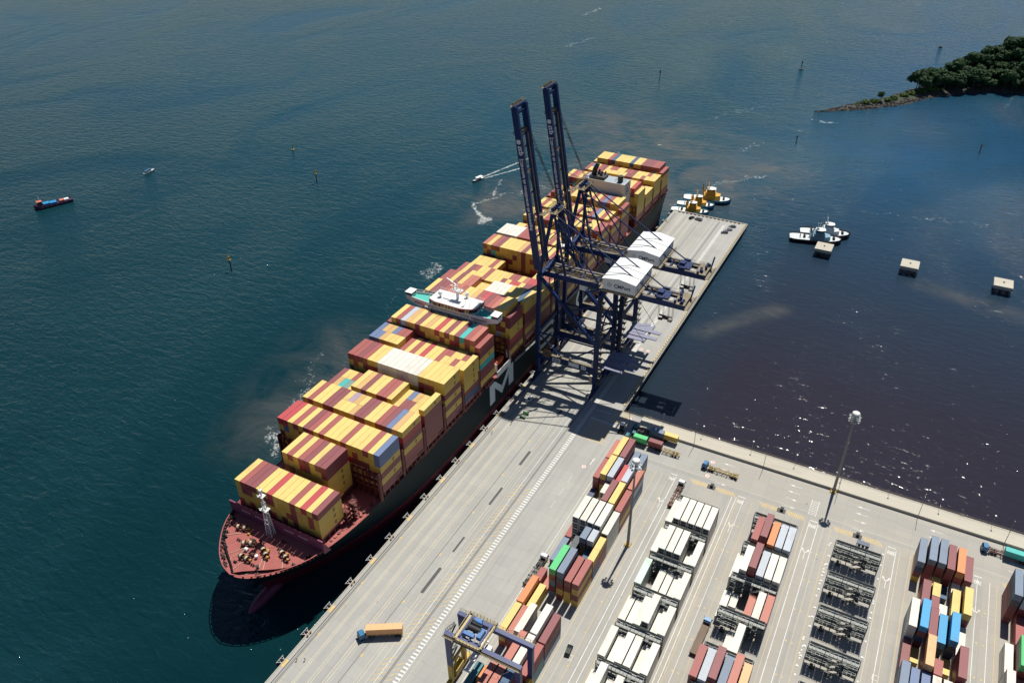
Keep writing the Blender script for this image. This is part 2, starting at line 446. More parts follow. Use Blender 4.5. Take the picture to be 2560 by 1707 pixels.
for y0, y1, w in ((147.3, 160.2, 1.25), (168.5, 177, .8), (196, 207, 1.0), (222, 232, 1.1), (259, 264, 1.3)):
    k = 10; pts = []
    for i in range(k+1):
        t = math.pi*i/k; pts.append((25.0+w/2*math.cos(t), y1-w/2+w/2*math.sin(t), Z1+.004))
    for i in range(k+1):
        t = math.pi+math.pi*i/k; pts.append((25.0+w/2*math.cos(t), y0+w/2+w/2*math.sin(t), Z1+.004))
    mb.quad(pts, 3)
y = 40.0
while y < 488:
    if (y > 70 and y < 212 and int(y*.37) % 7 != 3):
        line((29.2, y), (32.2, y+2.7), .26, 1, Z1+.003)
        line((33.9, y), (35.7, y+1.9), .26, 1, Z1+.003)
    y += 2.15
y = 40.0
while y < 488:
    strip(36.1, 37.8, y, y+.62, 0, Z1+.003); y += 1.45
strip(37.8, 37.95, 40, E_, 0); 
# crane rails: two dark grooves each
for x in (2.85, 33.0):
    strip(x-.34, x-.12, 30, 492, 4, Z1+.002); strip(x+.12, x+.34, 30, 492, 4, Z1+.002)
strip(1.7, 2.05, 30, 492, 4, Z1)
# yellow bollard patches and numbers on the quay edge
yb = 103.0
while yb < 480:
    strip(.35, 1.5, yb-1.5, yb+1.5, 1, Z1+.001); strip(3.0, 3.75, yb+13.6, yb+14.6, 1); strip(21.1, 21.8, yb+13.6, yb+14.8, 1); yb += 12.05*2
# the yard: block lanes
for x, m, w in ((39.5, 2, .1), (55.9, 0, .2), (57.0, 2, .16), (58.8, 1, .14), (77.6, 1, .18), (80.2, 2, .16), (83.4, 1, .12), (86.0, 0, .24), (88.2, 0, .2), (90.3, 1, .14),
                (109.6, 0, .2), (111.2, 0, .2), (112.0, 1, .14), (114.2, 0, .14), (117.6, 1, .12), (138.2, 1, .16), (139.8, 0, .22), (143.0, 0, .22), (145.2, 2, .14), (147.9, 1, .14),
                (167.8, 2, .18), (171.2, 0, .24), (172.6, 2, .14), (176.2, 1, .14), (196.2, 1, .16), (198.5, 0, .2), (202.5, 0, .18), (204.8, 1, .14), (226, 0, .2), (229, 0, .2), (250, 0, .2)):
    strip(x-w/2, x+w/2, 0, 246 if x > 50 else 240, m)
for y in (270.9, 251.2): strip(60, 330, y-.08, y+.08, 2) if y < 260 else None
# striped end islands of each block
ISL = ((91.8, 109.6), (120.0, 137.2), (148.5, 166.2), (177.0, 195.4), (206.2, 224))
for x0, x1 in ISL:
    x = x0
    while x < x1-.5:
        if not (x0+7.0 < x+.3 < x0+10.3): line((x, 248.0), (x+1.6, 245.6), .34, 1)
        x += .82
    strip(x0+7.2, x0+10.4, 245.5, 248.1, 3, Z1+.004)
def arrow(x, y, L, dx, dy, m=0, w=.16):
    d = Vector((dx, dy)).normalized(); n = Vector((-d.y, d.x)); c = Vector((x, y))
    a = c-d*L/2; b = c+d*L*.12; t = c+d*L/2
    line(a, b, w, m)
    mb.quad([(*(b+n*.42), Z1), (*(b-n*.42), Z1), (*t, Z1)][::-1], m)
for x in (103.5, 131.0, 157.1, 183.5, 210.5, 238):
    arrow(x, 263.2, 4.8, -1, 0); arrow(x, 259.3, 4.8, -1, 0); arrow(x, 255.0, 4.8, 1, 0); arrow(x, 250.4, 4.8, 1, 0)
for x in (84.9, 113.2, 141.3, 169.6, 198.6, 226.5):
    strip(x-1.4, x+1.4, 246.8, 247.15, 0, Z1+.002)
    put_text(mb, "PARE", (x, 244.0, Z1+.002), (1,0,0), (0,1,0), 2.6, 0, bold=.02, sx=.42)
    # turn arrow
    line((x, 226), (x, 229.4), .2, 0); line((x, 229.4), (x-.9, 230.7), .34, 0); line((x, 229.4), (x+.9, 230.7), .34, 0)
    mb.quad([(x-1.35, 230.4, Z1), (x-.5, 231.2, Z1), (x-1.3, 231.6, Z1)], 0); mb.quad([(x+1.35, 230.4, Z1), (x+1.3, 231.6, Z1), (x+.5, 231.2, Z1)], 0)
arrow(51.4, 238.6, 5.0, .05, 1, 0, .3); 
def disc(x, y, r, txt):
    for rr, m, z in ((r, 5, Z1+.001), (r*.86, 0, Z1+.005)):
        mb.quad([(x+rr*math.cos(2*math.pi*i/28), y+rr*math.sin(2*math.pi*i/28), z) for i in range(28)], m)
    put_text(mb, txt, (x, y, Z1+.009), (1,0,0), (0,1,0), r*1.15, 5, bold=.02, sx=.8)
for x, y in ((49.5, 233.9), (55.2, 272.2), (96.8, 261.7), (97.2, 252.7), (39.8, 327.4), (43.6, 327.4)): disc(x, y, 1.15, "20")
for y0 in (222, 214, 206): strip(47.4, 47.52, y0, y0+4.5, 0); 
# zebra crossing and yellow box at the pier root
for i in range(14): strip(39.2+i*.95, 39.7+i*.95, 264.6+(-.06*i), 265.8-.06*i, 0, Z1+.003)
for x0, x1, y0, y1 in ((40.5, 51.2, 250.5, 263.6), (47.2, 55.8, 267.0, 275.5)):
    k = 2.1
    a = x0-(y1-y0)
    while a < x1:
        p = max(a, x0); q = min(a+(y1-y0), x1)
        if q > p: line((p, y0+(p-a)), (q, y0+(q-a)), .22, 1, Z1+.004); line((p, y1-(p-a)), (q, y1-(q-a)), .22, 1, Z1+.008)
        a += k
    for c in (y0, y1): strip(x0, x1, c-.12, c+.12, 1, Z1+.012)
strip(38.8, 46.5, 271.2, 272.0, 2, Z1+.002)
for i in range(9): strip(138.6, 141.2, 250.3+i*.95, 250.5+i*.95, 0)
strip(138.4, 138.55, 249.8, 259, 0); strip(141.2, 141.35, 249.8, 259, 0)
for (x, y) in ((82.4, 148.6), (171.8, 187.5), (171.6, 165)):
    for a in (-.9, .9): strip(x+a-.08, x+a+.08, y-1, y+1, 0); strip(x-1, x+1, y+a-.08, y+a+.08, 0, Z1+.004)
rr_ = random.Random(3)
for x in (113.8, 115.8, 145.6, 143.6, 83.2, 199.5, 201.5):
    y = 60
    while y < 240: strip(x-.3, x+.3, y, y+.55, 1, Z1+.002); y += 14.2
# bolted plates round the empty racks
for i in range(60):
    x = rr_.choice((149.0, 148.6, 167.1)); y = rr_.uniform(60, 244); strip(x-.28, x+.28, y-.3, y+.3, 0, Z1+.003)
solo("road_markings", mb, [PW, PY_, PC, ASP, SEAM, RED_], kind="structure")

# ------------------------------------------------------------------ raised sea walk, its wall and railings
mb = MB()
mb.box(60.5, YX1, 267.9, 275.4, .004, 1.2)
solo("sea_walk", mb, CONCW, "raised pale concrete walkway with a dark retaining face along the basin edge", "walkway")
def railing(name, pts, label, h=1.1, step=2.4, w=.07):
    m2 = MB(); m2.rail(pts, h, w, step)
    return solo(name, m2, GREASE, label, "railing")
railing("railing", [(50.9, 276.0-.25, 1.2 if False else 0.0), (60.4, 275.75, 0.0)], "short rust brown railing at the inner corner of pier and basin")
railing("railing", [(60.8, 275.2, 1.2), (YX1, 275.2, 1.2)], "long brown railing on the outer edge of the sea walk")
railing("railing", [(50.2, 277, 0), (50.2, 496, 0)], "long brown railing down the basin side of the pier", w=.09)
mb = MB()
for i in range(90):
    y = 280+i*2.4; mb.box(48.9, 49.5, y, y+1.5, 0.004, .35)
solo("kerb_blocks", mb, PY_, kind="structure")
mb = MB(); mb.box(.12, .42, 60, 494, 0.004, .22); mb.box(.12, 50.3, 495.6, 496.2, .004, .35); mb.box(3.4, 3.7, 440, 494, .008, .3)
solo("quay_kerb", mb, CONCW, kind="structure")
# rust brown wooden blocks along the pier head
for i in range(16):
    mb = MB(); x = 3.6+i*2.72; mb.box(x, x+1.5, 494.3, 495.0, .004, .55); mb.box(x+.2, x+1.3, 494.35, 494.95, .55, .62)
    solo("timber_block", mb, mat("rusty_brown", (0.12, 0.055, 0.03), .8, .3, 2), "rust brown block on the pier head, %s from the ship" % ORD[i+1], "block", "brown blocks along the pier head", loc=(x+.75, 494.6, 0))
# concrete dolphins in the basin
def dolphin(x, y, label):
    t = wthing("mooring_dolphin", label, "dolphin", (x, y, WZ), "concrete dolphins in the basin")
    m2 = MB(); m2.box(x-4.9, x+4.9, y-5.3, y+5.3, -.9, 1.1); m2.box(x-5.0, x+5.0, y-5.4, y+5.4, -.6, .7)
    part("cap", m2, CONCW, t)
    m2 = MB()
    for a in (-3.6, 0, 3.6):
        for b in (-4, 0, 4): m2.tube((x+a, y+b, -13.5), (x+a, y+b, -.9), .55, n=8)
    part("piles", m2, CONCD, t)
    m2 = MB(); m2.tube((x, y, 1.1), (x, y, 1.7), .28, n=8); m2.box(x-.5, x+.5, y-.18, y+.18, 1.55, 1.75)
    part("bollard", m2, DARK, t)
dolphin(101.3, 484.6, "pale concrete dolphin in front of the pair of grey tugs")
dolphin(151.0, 484.8, "pale concrete dolphin standing alone between the other two")
dolphin(200.8, 484.6, "pale concrete dolphin farthest from the pier")
# ------------------------------------------------------------------ containers
CC = {'y': ("yellow", (0.60, 0.405, 0.075)), 'r': ("dull red", (0.30, 0.060, 0.052)), 'R': ("bright red", (0.42, 0.035, 0.045)), 'm': ("maroon", (0.205, 0.040, 0.048)),
      'b': ("steel blue", (0.10, 0.155, 0.30)), 'B': ("deep blue", (0.018, 0.075, 0.17)), 'c': ("teal", (0.03, 0.40, 0.38)), 'w': ("white", (0.64, 0.615, 0.545)), 'l': ("light grey", (0.40, 0.44, 0.50)),
      'o': ("tan", (0.56, 0.34, 0.12)), 's': ("salmon", (0.42, 0.125, 0.085)), 'p': ("lilac", (0.38, 0.28, 0.36)), 'g': ("grey green", (0.15, 0.25, 0.22)), 'k': ("blue grey", (0.13, 0.185, 0.27)),
      'G': ("green", (0.045, 0.46, 0.14)), 'O': ("orange", (0.60, 0.20, 0.055)), 'A': ("azure", (0.012, 0.28, 0.55)), 'W': ("rusty white", (0.70, 0.66, 0.58)),
      'D': ("dark grey", (0.06, 0.07, 0.085)), 'N': ("dark blue", (0.03, 0.05, 0.12)), 'M': ("mint", (0.50, 0.66, 0.55)), 'T': ("dark teal", (0.015, 0.16, 0.19)), 'P': ("peach", (0.72, 0.38, 0.17))}
def cmats(c):
    n, col = CC[c]
    kk = n.replace(" ", "_")
    st = (.25, .09, .03) if c in 'WP' else (0.16, 0.085, 0.055)
    body = mat("container_paint_" + kk, col, .5, .07, .45, obj_var=.08, stain=st, stain_amt=.5 if c == 'W' else .22, stain_scale=.3)
    roof_lit = (0.68, 0.50, 0.16) if c == 'y' else tuple(min(.86, x*.98+.022) for x in col)  # roof copy of the paint, lightened to imitate sky sheen on the tops
    roof = mat("container_roof_" + kk, roof_lit, .6, .08, .35, obj_var=.09, stain=st, stain_amt=.75 if c == 'W' else .3, stain_scale=.28, stretch=(1, .35, 1))
    return body, roof
_cm = {}
def cont_mesh(c, L, H, rich=False):
    """one container, base centre at the origin, long axis along y"""
    key = (c, L, H, rich)
    if key in _cm: return _cm[key]
    m = MB(); w = 1.22; l = L/2; fr = .06
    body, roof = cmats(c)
    # frame: corner posts and rails stand proud of the corrugated walls
    wi = w-.035; li = l-.035
    if rich:
        n = max(6, int(L/.56)); step = (2*li-.2)/n
        for sx in (-1, 1):                                   # corrugated side walls
            pts = []
            for i in range(n):
                y0 = -li+.1+i*step
                pts += [(wi, y0), (wi, y0+step*.38), (wi-.045, y0+step*.5), (wi-.045, y0+step*.88)]
            pts.append((wi, li-.1))
            for p, q in zip(pts[:-1], pts[1:]):
                f = [(sx*p[0], p[1], .16), (sx*q[0], q[1], .16), (sx*q[0], q[1], H-.12), (sx*p[0], p[1], H-.12)]
                m.quad(f if sx > 0 else f[::-1], 0)
        m.quad([(-wi, li, .1), (wi, li, .1), (wi, li, H-.05), (-wi, li, H-.05)][::-1], 0)
        m.quad([(-wi, -li, .1), (wi, -li, .1), (wi, -li, H-.05), (-wi, -li, H-.05)], 0)
        k = max(5, int(L/1.1)); st = (2*l-.3)/k
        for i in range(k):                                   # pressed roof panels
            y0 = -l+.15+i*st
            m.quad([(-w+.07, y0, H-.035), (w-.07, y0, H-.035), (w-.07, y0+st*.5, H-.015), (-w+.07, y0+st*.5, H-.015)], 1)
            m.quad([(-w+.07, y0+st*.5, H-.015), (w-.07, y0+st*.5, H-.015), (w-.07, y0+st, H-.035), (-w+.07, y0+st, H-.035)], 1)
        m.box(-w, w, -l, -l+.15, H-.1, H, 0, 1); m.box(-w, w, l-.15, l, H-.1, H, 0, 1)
        for sx in (-1, 1):
            x0, x1 = sorted((sx*w, sx*(w-.07)))
            m.box(x0, x1, -l+.15, l-.15, H-.11, H-.004, 0, 1); m.box(x0, x1, -l+.1, l-.1, .02, .16, 0)
            for sy in (-1, 1):
                y0, y1 = sorted((sy*l, sy*(l-.14))); m.box(*sorted((sx*w, sx*(w-.14))), y0, y1, 0, H-.1, 0)
        m.box(-w, w, -l, -l+.08, .0, .15, 0); m.box(-w, w, l-.08, l, .0, .15, 0)
        m.quad([(-w+.05, -l+.05, .05), (-w+.05, l-.05, .05), (w-.05, l-.05, .05), (w-.05, -l+.05, .05)], 0)
    else:
        n = len(m.v)
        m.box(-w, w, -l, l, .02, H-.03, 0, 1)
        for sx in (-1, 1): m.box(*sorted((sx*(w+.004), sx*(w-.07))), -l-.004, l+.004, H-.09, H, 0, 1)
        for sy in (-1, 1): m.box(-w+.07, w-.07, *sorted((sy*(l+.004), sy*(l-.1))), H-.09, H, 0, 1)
    _cm[key] = m.mesh("container", [body, roof]); return _cm[key]
LOCK = mat("door_lock_rods", (0.30, 0.29, 0.28), .4, .2, 2, metal=.5)
_dm = {}
def door_mesh(c, H, leaf):
    key = (c, H, leaf)
    if key not in _dm:
        m = MB(); s = leaf
        x0, x1 = sorted((s*.02, s*1.10))
        m.box(x0, x1, -.02, .035, .14, H-.13, 0)
        for a in (.30, .80): m.box(*sorted((s*a-.025, s*a+.025)), -.06, -.024, .1, H-.1, 1)
        for zz in (.6, 1.15, 1.7, 2.2): m.box(x0+.02, x1-.02, -.034, -.024, zz, zz+.05, 0)
        m.box(*sorted((s*.2, s*.95)), -.075, -.064, 1.2, 1.26, 1)
        _dm[key] = m.mesh("door", [cmats(c)[0], LOCK])
    return _dm[key]
_rm = {}
def reefer_unit(kind, H):
    key = (kind, H)
    if key not in _rm:
        m = MB()
        if kind == 'unit':                                   # the cooling machine recessed in the front wall
            m.box(-1.06, 1.06, -.03, .03, .12, H-.12, 0)
            m.box(-.95, .95, -.07, -.034, .2, 1.15, 1); m.box(-.95, .95, -.06, -.034, 1.3, 2.5, 2)
            m.box(-.95, -.5, -.09, -.064, 1.5, 2.3, 1)
            for x in (-.4, .45): m.tube((x, -.066, 1.95), (x, -.10, 1.95), .33, n=12, m=1)
            for i in range(6): m.box(-.9, .9, -.085, -.074, .3+i*.13, .34+i*.13, 2)
        _rm[key] = m.mesh("cooling_unit", [WHITE, DARK, GALVD])
    return _rm[key]
LOGO = mat("black_logo", (0.02, 0.02, 0.018), .6)
_lm = {}
def logo_mesh(c):
    if c not in _lm:
        m = MB(); put_text(m, "m", (0, 0, .42), (0,1,0), (0,0,1), 1.5, 0, bold=.03); put_text(m, "sc", (0, 0, -.38), (0,1,0), (0,0,1), 1.35, 0, bold=.03)
        _lm[c] = m.mesh("logo", [LOGO if c == 'y' else mat("cream_logo", (.75,.68,.5))])
    return _lm[c]

CONT = []          # every container: dict(x, y (near edge), z, L, H, c, label, ...)
def add_cont(x, y, z, c, L=12.19, H=2.88, **k): CONT.append(dict(x=x, y=y, z=z, c=c, L=L, H=H, **k))

# --- the ship's cargo: bays from the bow, stacks from the port side to the quay side
X0, PIT, ZB, TH = -2.2, 2.526, 21.2, 2.9
BAYS = [
 (136.3, 22.2, -6.8, "4 y r m m y y R y y y r y R y m"),
 (151.0, 22.0, -14.3, "6 y r y r m y m m"),
 (165.8, ZB, X0, "6 R R y r y m r y r y y y r y y y r y b"),
 (180.5, ZB, X0, "6 y r y y m m y/y y/p y/o o/y m m y y r m b o y"),
 (195.0, ZB, X0, "5 m o/y c/y g/r y/r 6 y o m y y r r y 5 y/y m/b m/o y/y y/y 6 y"),
 (209.8, ZB, X0, "7 r r m r y y w w w w w w w w y y y y y"),
 (224.6, ZB, X0, "7 b/b b/o o/o y/b y/r y/r 6 r y r y R y y r 6 y/r y/y r/y y/r 6 y"),
 (238.0, ZB, X0, "7 r 8 y r l o y m y o y R y m y m c r s 7 r"),
 (265.0, ZB, X0, "7 s 8 y m m r s s r y y o r R m r s y y 7 m"),
 (279.6, ZB, X0, "7 r r y m y s s 6 y y y 7 w w w w y y y B y"),
 (294.2, ZB, X0, "6 r y/y m/m y/r y/y y/y r y y y m/y y/r R/r R/y y/s m/R m/R y/y y"),
 (308.8, ZB, X0, "5 y y y y r y 2 m y r m y m r y 5 y o r r y"),
 (323.4, ZB, X0, "7 s y r m y y y y o m y y r y y r y y y"),
 (338.0, ZB, X0, "7 w w w w w r r r y y r y r y w w y r y"),
 (352.6, ZB, X0, "5 y y r m y r y y y r y m r y r y y r y"),
 (369.0, ZB, X0, "6 y y r y y r r y y r y r y y r y y r r"),
 (384.6, ZB, X0, "6 y r y y m y y r y y r y y r b y r y 5 r"),
 (399.6, ZB, X0, "6 r 7 r y y r r y y r y y r y r b r y y 6 r"),
 (425.3, ZB, X0, "7 y r s y r y y r y y y y y r y y y R 6 y"),
 (439.9, ZB, X0, "4 y r y y r y y r y y y r y r y y r y y"),
 (454.4, ZB, X0, "5 r y/b y/y r/r m/m y/y y/r y/r y/y y/y y/r m/r m/m y/y y/y r/y y/r y/y y"),
 (469.4, ZB, X0, "5 y 6 y y y r B y y y y B y y m m m r r 5 r"),
]
SIDES = ["myyy", "mmyyyy", "bbymym", "yRmyrm", "ymmmmm", "yymymym", "yyyymB", "rmycmmy", "mmyyRmy", "yymmrym", "yymymm", "yrmmy", "ymyrmmy", "yrymmry", "yymyr", "rymrmm", "rymrm", "rymmrm",
         "yyyyyr", "yyyr", "yyyym", "ryyym"]
rc = random.Random(11)
for bi, (by, bz, bx, spec) in enumerate(BAYS):
    toks = []; t = 4
    for k in spec.split():
        if k.isdigit(): t = int(k)
        else: toks.append((t, k))
    n = len(toks)
    for ci, (tiers, col) in enumerate(toks):
        row = n-ci                                            # from the quay
        x = bx - PIT*(row-1) - 1.263
        for ti in range(tiers):
            z = bz + TH*ti; top = ti == tiers-1; down = tiers-1-ti
            if top: cs = col.split('/')
            elif row == 1: cs = [SIDES[bi][min(down, len(SIDES[bi])-1)]]
            elif col == 'w' and down == 1 and bi == 5: cs = ['w']
            else: cs = [rc.choice("yyyyyyymmmmrrryyyR" if rc.random() > .06 else "bclos")]
            tier = "top tier" if top else "%s tier down" % ORD[down+1]
            base = dict(kind='w' if cs[0] == 'w' else 'c', ship=True, side=(row == 1), top=top)
            where = "%s, %s bay from bow, %s row from quay" % (tier, ORD[bi+1], ORD[row])
            if len(cs) == 2:
                add_cont(x, by, z, cs[0], 6.06, label="short %s ship container, fore half, %s" % (CC[cs[0]][0], where), **base)
                add_cont(x, by+6.13, z, cs[1], 6.06, label="short %s ship container, aft half, %s" % (CC[cs[1]][0], where), **base)
            else:
                nm = "refrigerated container" if cs[0] == 'w' else "ship container"
                add_cont(x, by, z, cs[0], label="%s %s, %s" % (CC[cs[0]][0], nm, where), **base)

# --- the yard: blocks of six lanes; a stack is written bottom to top; '20' halves after a slash (near/far)
def block(name, x0, pitch, ys, table, h=2.9, reef=""):
    for si, y in enumerate(ys):
        for ci, st in enumerate(table[si].split()):
            if st == '-': continue
            halves = st.split('/')
            for hi, hs in enumerate(halves):
                if hs == '-': continue
                hh = 2.59 if hs.endswith("'") else h
                hs = hs.strip("'")
                for ti, c in enumerate(hs):
                    down = len(hs)-1-ti
                    tier = "topmost" if down == 0 else "%s down" % ORD[down+1]
                    half = len(halves) == 2
                    rf = c == 'w' and reef
                    nm = "%s%s %s" % ("short " if half else "", CC[c][0], "reefer" if rf else "container")
                    lb = "%s, %s%s, %s lane of %s, %s slot seaward" % (nm, tier, (" near half" if hi == 0 else " far half") if half else "", ORD[ci+1], name, ORD[si+1])
                    add_cont(x0+pitch*ci+1.22, y+(6.13 if hi else 0), ti*hh+.02, c, 6.06 if half else 12.19, hh-.03, label=lb, kind='w' if rf else 'c', ship=False, yard=name, top=down == 0)
B1Y = (231.7, 218.9, 206.0, 193.2, 180.3, 167.5, 154.6, 141.8, 129.0, 116.2, 103.4)
block("quayside block", 59.6, 2.92, B1Y, [
 "mrrs yryyy mymrm kmk ykk -",
 "rmmr yyymy lmrml rmmR ylmyl kBls",
 "-/NN wmww/-  -/mmww rmyym yymyy mymr".replace("wmww/-", "ww/-"),
 "r wwwww wwwww wwwww wwwww wwww",
 "k/k - DDD/DDD -/DDDDk' BbB'/rbBDl' BBry'/rrmy'",
 "sr/- s/B kmkmG mymDk yymr ymyr",
 "rmO yy - - - -",
 "ryy mrs wmww k wmryw lNrm",
 "- - - smsms mywyw TTmr",
 "TmT/TmT -/rmO - /".replace("- /", "") + " mymss/mymss mrrss/mrrss NmymB/NmymB myr'",
 "- - ymr mrs yyy myr"], reef="x")
B2Y = (212.6, 196.4, 180.4, 164.4, 148.4, 132.4, 116.4)
block("white block", 92.0, 2.84, B2Y, [
 "www wwww wwww wwww wwww wwww",
 "www wwww wwww wwww w www",
 "wwM - ww ww ww www",
 "ww ww www wwww ww www",
 "www ww www www ww www",
 "ww wwww ww www ww www",
 "www ww wwww ww www ww"], reef="x")
B3Y = (216.0, 200.3, 184.4, 168.6, 152.9, 137.1, 121.3)
block("mixed block", 120.1, 2.84, B3Y, [
 "- mrmr mrmrm mmrO mkml kmll",
 "ww WWWW mrmr'm mkml yrlw wrww".replace("mr'm", "mrm"),
 "w -/w - ys mrw mms",
 "- - w www - -",
 "mrmr lkml mrmym mkkk mmrrs mrrP",
 "kk mrll mrm kkB mrs rrr",
 "mr mk yr mrm kr mm"], reef="")
B5Y = (234.0, 216.2, 203.3, 190.5, 177.7, 164.9)
block("fifth block", 177.2, 3.06, B5Y, [
 "ymNk' mrmmk' mkmmk' rmrm mmrO mkm",
 "- yrm rmm/mmy wW/- mNy yrmy",
 "Nkww mmBmA' mmBm' NNA NNNA ww",
 "Bm -/y mrmP ymr/- -/y mmrm",
 "mNkk' Nkb mBb yrw/ywW mWW rmr",
 "kkb mmr yr kkk mmr yy"], reef="")
# short boxes standing in the gap of the fifth block
add_cont(177.2+3.06*2+1.22, 229.0, .02, 'm', 6.06, 2.85, label="short maroon container under the short yellow one, fifth block", kind='c', ship=False, yard="f", top=False)
add_cont(177.2+3.06*2+1.22, 229.0, 2.92, 'y', 6.06, 2.85, label="short yellow container in the gap behind the dark blue stacks, fifth block", kind='c', ship=False, yard="f", top=True)
add_cont(177.2+3.06*3+1.22, 228.0, .02, 'B', 6.06, 2.85, label="short deep blue container on the ground in the gap, fifth block", kind='c', ship=False, yard="f", top=True)
add_cont(177.2+3.06*4+1.22, 229.2, .02, 'm', 6.06, 2.85, label="short maroon container under the rust streaked white one, fifth block", kind='c', ship=False, yard="f", top=False)
add_cont(177.2+3.06*4+1.22, 229.2, 2.92, 'W', 6.06, 2.85, label="short rust streaked white container in the gap, fifth block", kind='c', ship=False, yard="f", top=True)
B6Y = (229.5, 216.6, 203.7, 190.9, 178.0)
block("outer block", 206.3, 2.95, B6Y, [
 "mrmDk mrmll mrk mrm rmk mm",
 "- mr mk kkk rr mm",
 "ww mrmG rmGG kk mm rr",
 "www ms sy mkr kk mm",
 "mw mr mk kk rr mm"], reef="")

# --- which 300 dry boxes show largest: rays through the frame against the boxes alone
vs, fs, owner = [], [], []
for i, c in enumerate(CONT):
    x, y, z, l, h = c['x'], c['y'], c['z'], c['L'], c['H']
    n = len(vs)
    vs += [(x+a*1.22, y+b*l, z+d*h) for a in (-1, 1) for b in (0, 1) for d in (0, 1)]
    for f in ((0,1,3,2),(4,6,7,5),(0,4,5,1),(2,3,7,6),(1,5,7,3)):
        fs.append(tuple(n+k for k in f)); owner.append(i)
bvh = BVHTree.FromPolygons(vs, fs)
hits = [0]*len(CONT)
GW, GH = 640, 426
for iy in range(GH):
    for ix in range(GW):
        dx = ((ix+.5)/GW-.5)*36.0; dy = -((iy+.5)/GH-.5)*36.0*GH/GW
        d = _r2*dx + _u2*dy + _f*28.117
        if (iy < GH*.16): continue
        h = bvh.ray_cast(CAMPOS, d.normalized(), 2000)
        if h[2] is not None: hits[owner[h[2]]] += 1
dry = sorted([i for i, c in enumerate(CONT) if c['kind'] == 'c'], key=lambda i: -hits[i])
wet = sorted([i for i, c in enumerate(CONT) if c['kind'] == 'w'], key=lambda i: -hits[i])
indiv = set([i for i in dry[:300] if hits[i] >= 1]) | set([i for i in wet[:300] if hits[i] >= 1])
REST = MB(); restm = []; restk = {}
for i, c in enumerate(CONT):
    yc = c['y']+c['L']/2
    if i in indiv:
        rich = (not c['ship'])
        w = c['kind'] == 'w'
        o = bpy.data.objects.new("refrigerated_container" if w else "shipping_container", cont_mesh(c['c'], c['L'], c['H'], rich)); COL.objects.link(o)
        o.location = (c['x'], yc, c['z'])
        props(o, c['label'], "container", ("white refrigerated containers" if w else "containers aboard the ship" if c['ship'] else "containers stacked in the yard"))
        c['obj'] = o
        if rich and w and hits[i] >= 3:
            d = bpy.data.objects.new("cooling_unit", reefer_unit('unit', c['H'])); COL.objects.link(d); d.parent = o; d.location = (0, -c['L']/2-.006, 0)
        elif rich and hits[i] >= 12:
            for s in (-1, 1):
                d = bpy.data.objects.new("door", door_mesh(c['c'], c['H'], s)); COL.objects.link(d); d.parent = o; d.location = (0, -c['L']/2-.006, 0)
        if c['ship'] and c.get('side') and c['c'] in 'ym' and hits[i] >= 4 and (c['c'] == 'y'):
            d = bpy.data.objects.new("logo", logo_mesh(c['c'])); COL.objects.link(d); d.parent = o; d.location = (1.232, 1.8, c['H']*.5)
    else:
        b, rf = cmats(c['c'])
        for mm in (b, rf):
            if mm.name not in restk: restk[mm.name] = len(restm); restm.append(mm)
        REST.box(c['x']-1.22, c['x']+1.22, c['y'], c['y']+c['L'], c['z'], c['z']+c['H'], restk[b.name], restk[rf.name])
solo("stacked_containers", REST, restm, "yellow and maroon containers filling the stacks behind and beneath the others", "containers", kind="stuff")
print("containers", len(CONT), "individual", len(indiv), "dry cut hits", hits[dry[min(299, len(dry)-1)]], "reefers seen", sum(1 for i in wet if hits[i]))
# ------------------------------------------------------------------ the container ship
CX_ = -26.2
SHIP = wthing("container_ship", "huge container ship moored along the quay, dark hull with giant white letters", "ship", (CX_, 300, WZ))
HULL = mat("hull_teal_black", (0.003, 0.014, 0.020), .6, .10, .12, stain=(.022,.024,.024), stain_amt=.3, stain_scale=.12, stretch=(1, .4, 1), spec=.12)
HULLR = mat("antifouling_red", (0.10, 0.014, 0.022), .5, .12, .2, stain=(.03,.02,.02), stain_amt=.5, stain_scale=.2, spec=.12)
def interp(tab, y):
    if y <= tab[0][0]: return tab[0][1]
    for (a, va), (b, vb) in zip(tab[:-1], tab[1:]):
        if y <= b: return va+(vb-va)*(y-a)/(b-a)
    return tab[-1][1]
DECK = [(111.7,0),(112.4,3.2),(113.6,6.0),(115.5,8.8),(118,11.5),(121,14.2),(125,17.2),(129,19.3),(133,20.7),(138,22.0),(146,23.4),(156,24.15),(168,24.4),(470,24.4),(487,23.2)]
WL = [(124.0,0),(128,2.2),(134,5.0),(142,9.0),(152,13.6),(165,18.4),(180,22.0),(195,23.9),(210,24.4),(430,24.4),(460,23.2),(480,20.5),(487,19.5)]
STEM = [(-10, 120.0), (-4, 124.0), (0, 123.4), (4, 121.6), (9, 118.4), (14, 114.8), (19.3, 111.7)]
ys = [111.7,112.1,112.6,113.4,114.5,116,118,120.5,123,126,129.5,133.5,138,143,149,156,164,172,181,190,200,212,240,270,300,330,360,400,430,450,465,478,487]
zs = [-10, -4, 0.0, 3.2, 7, 11, 15, 17.8]
def top_z(y): return 19.3 if y < 134 else (19.3-(y-134)*.03 if y < 184 else 17.8)
def half(y, z):
    """half breadth of the hull at height z: stem rake forward, flare, straight sides aft"""
    zt = 19.3
    ystem = interp([(a, b) for a, b in STEM], z)
    if y <= ystem: return 0.0
    t = min(1, max(0, (z+4)/(zt+4)))
    d, w = interp(DECK, y), interp(WL, y)
    v = w+(d-w)*(t**1.25)
    # blend so every waterline closes at its own stem
    near = min(1, (y-ystem)/14.0)
    return min(v, d) if near >= 1 else min(max(v, d*t**.9*near**.55*0.97), d)*(1-(1-near)**2.2)
mb = MB()
grid = {}
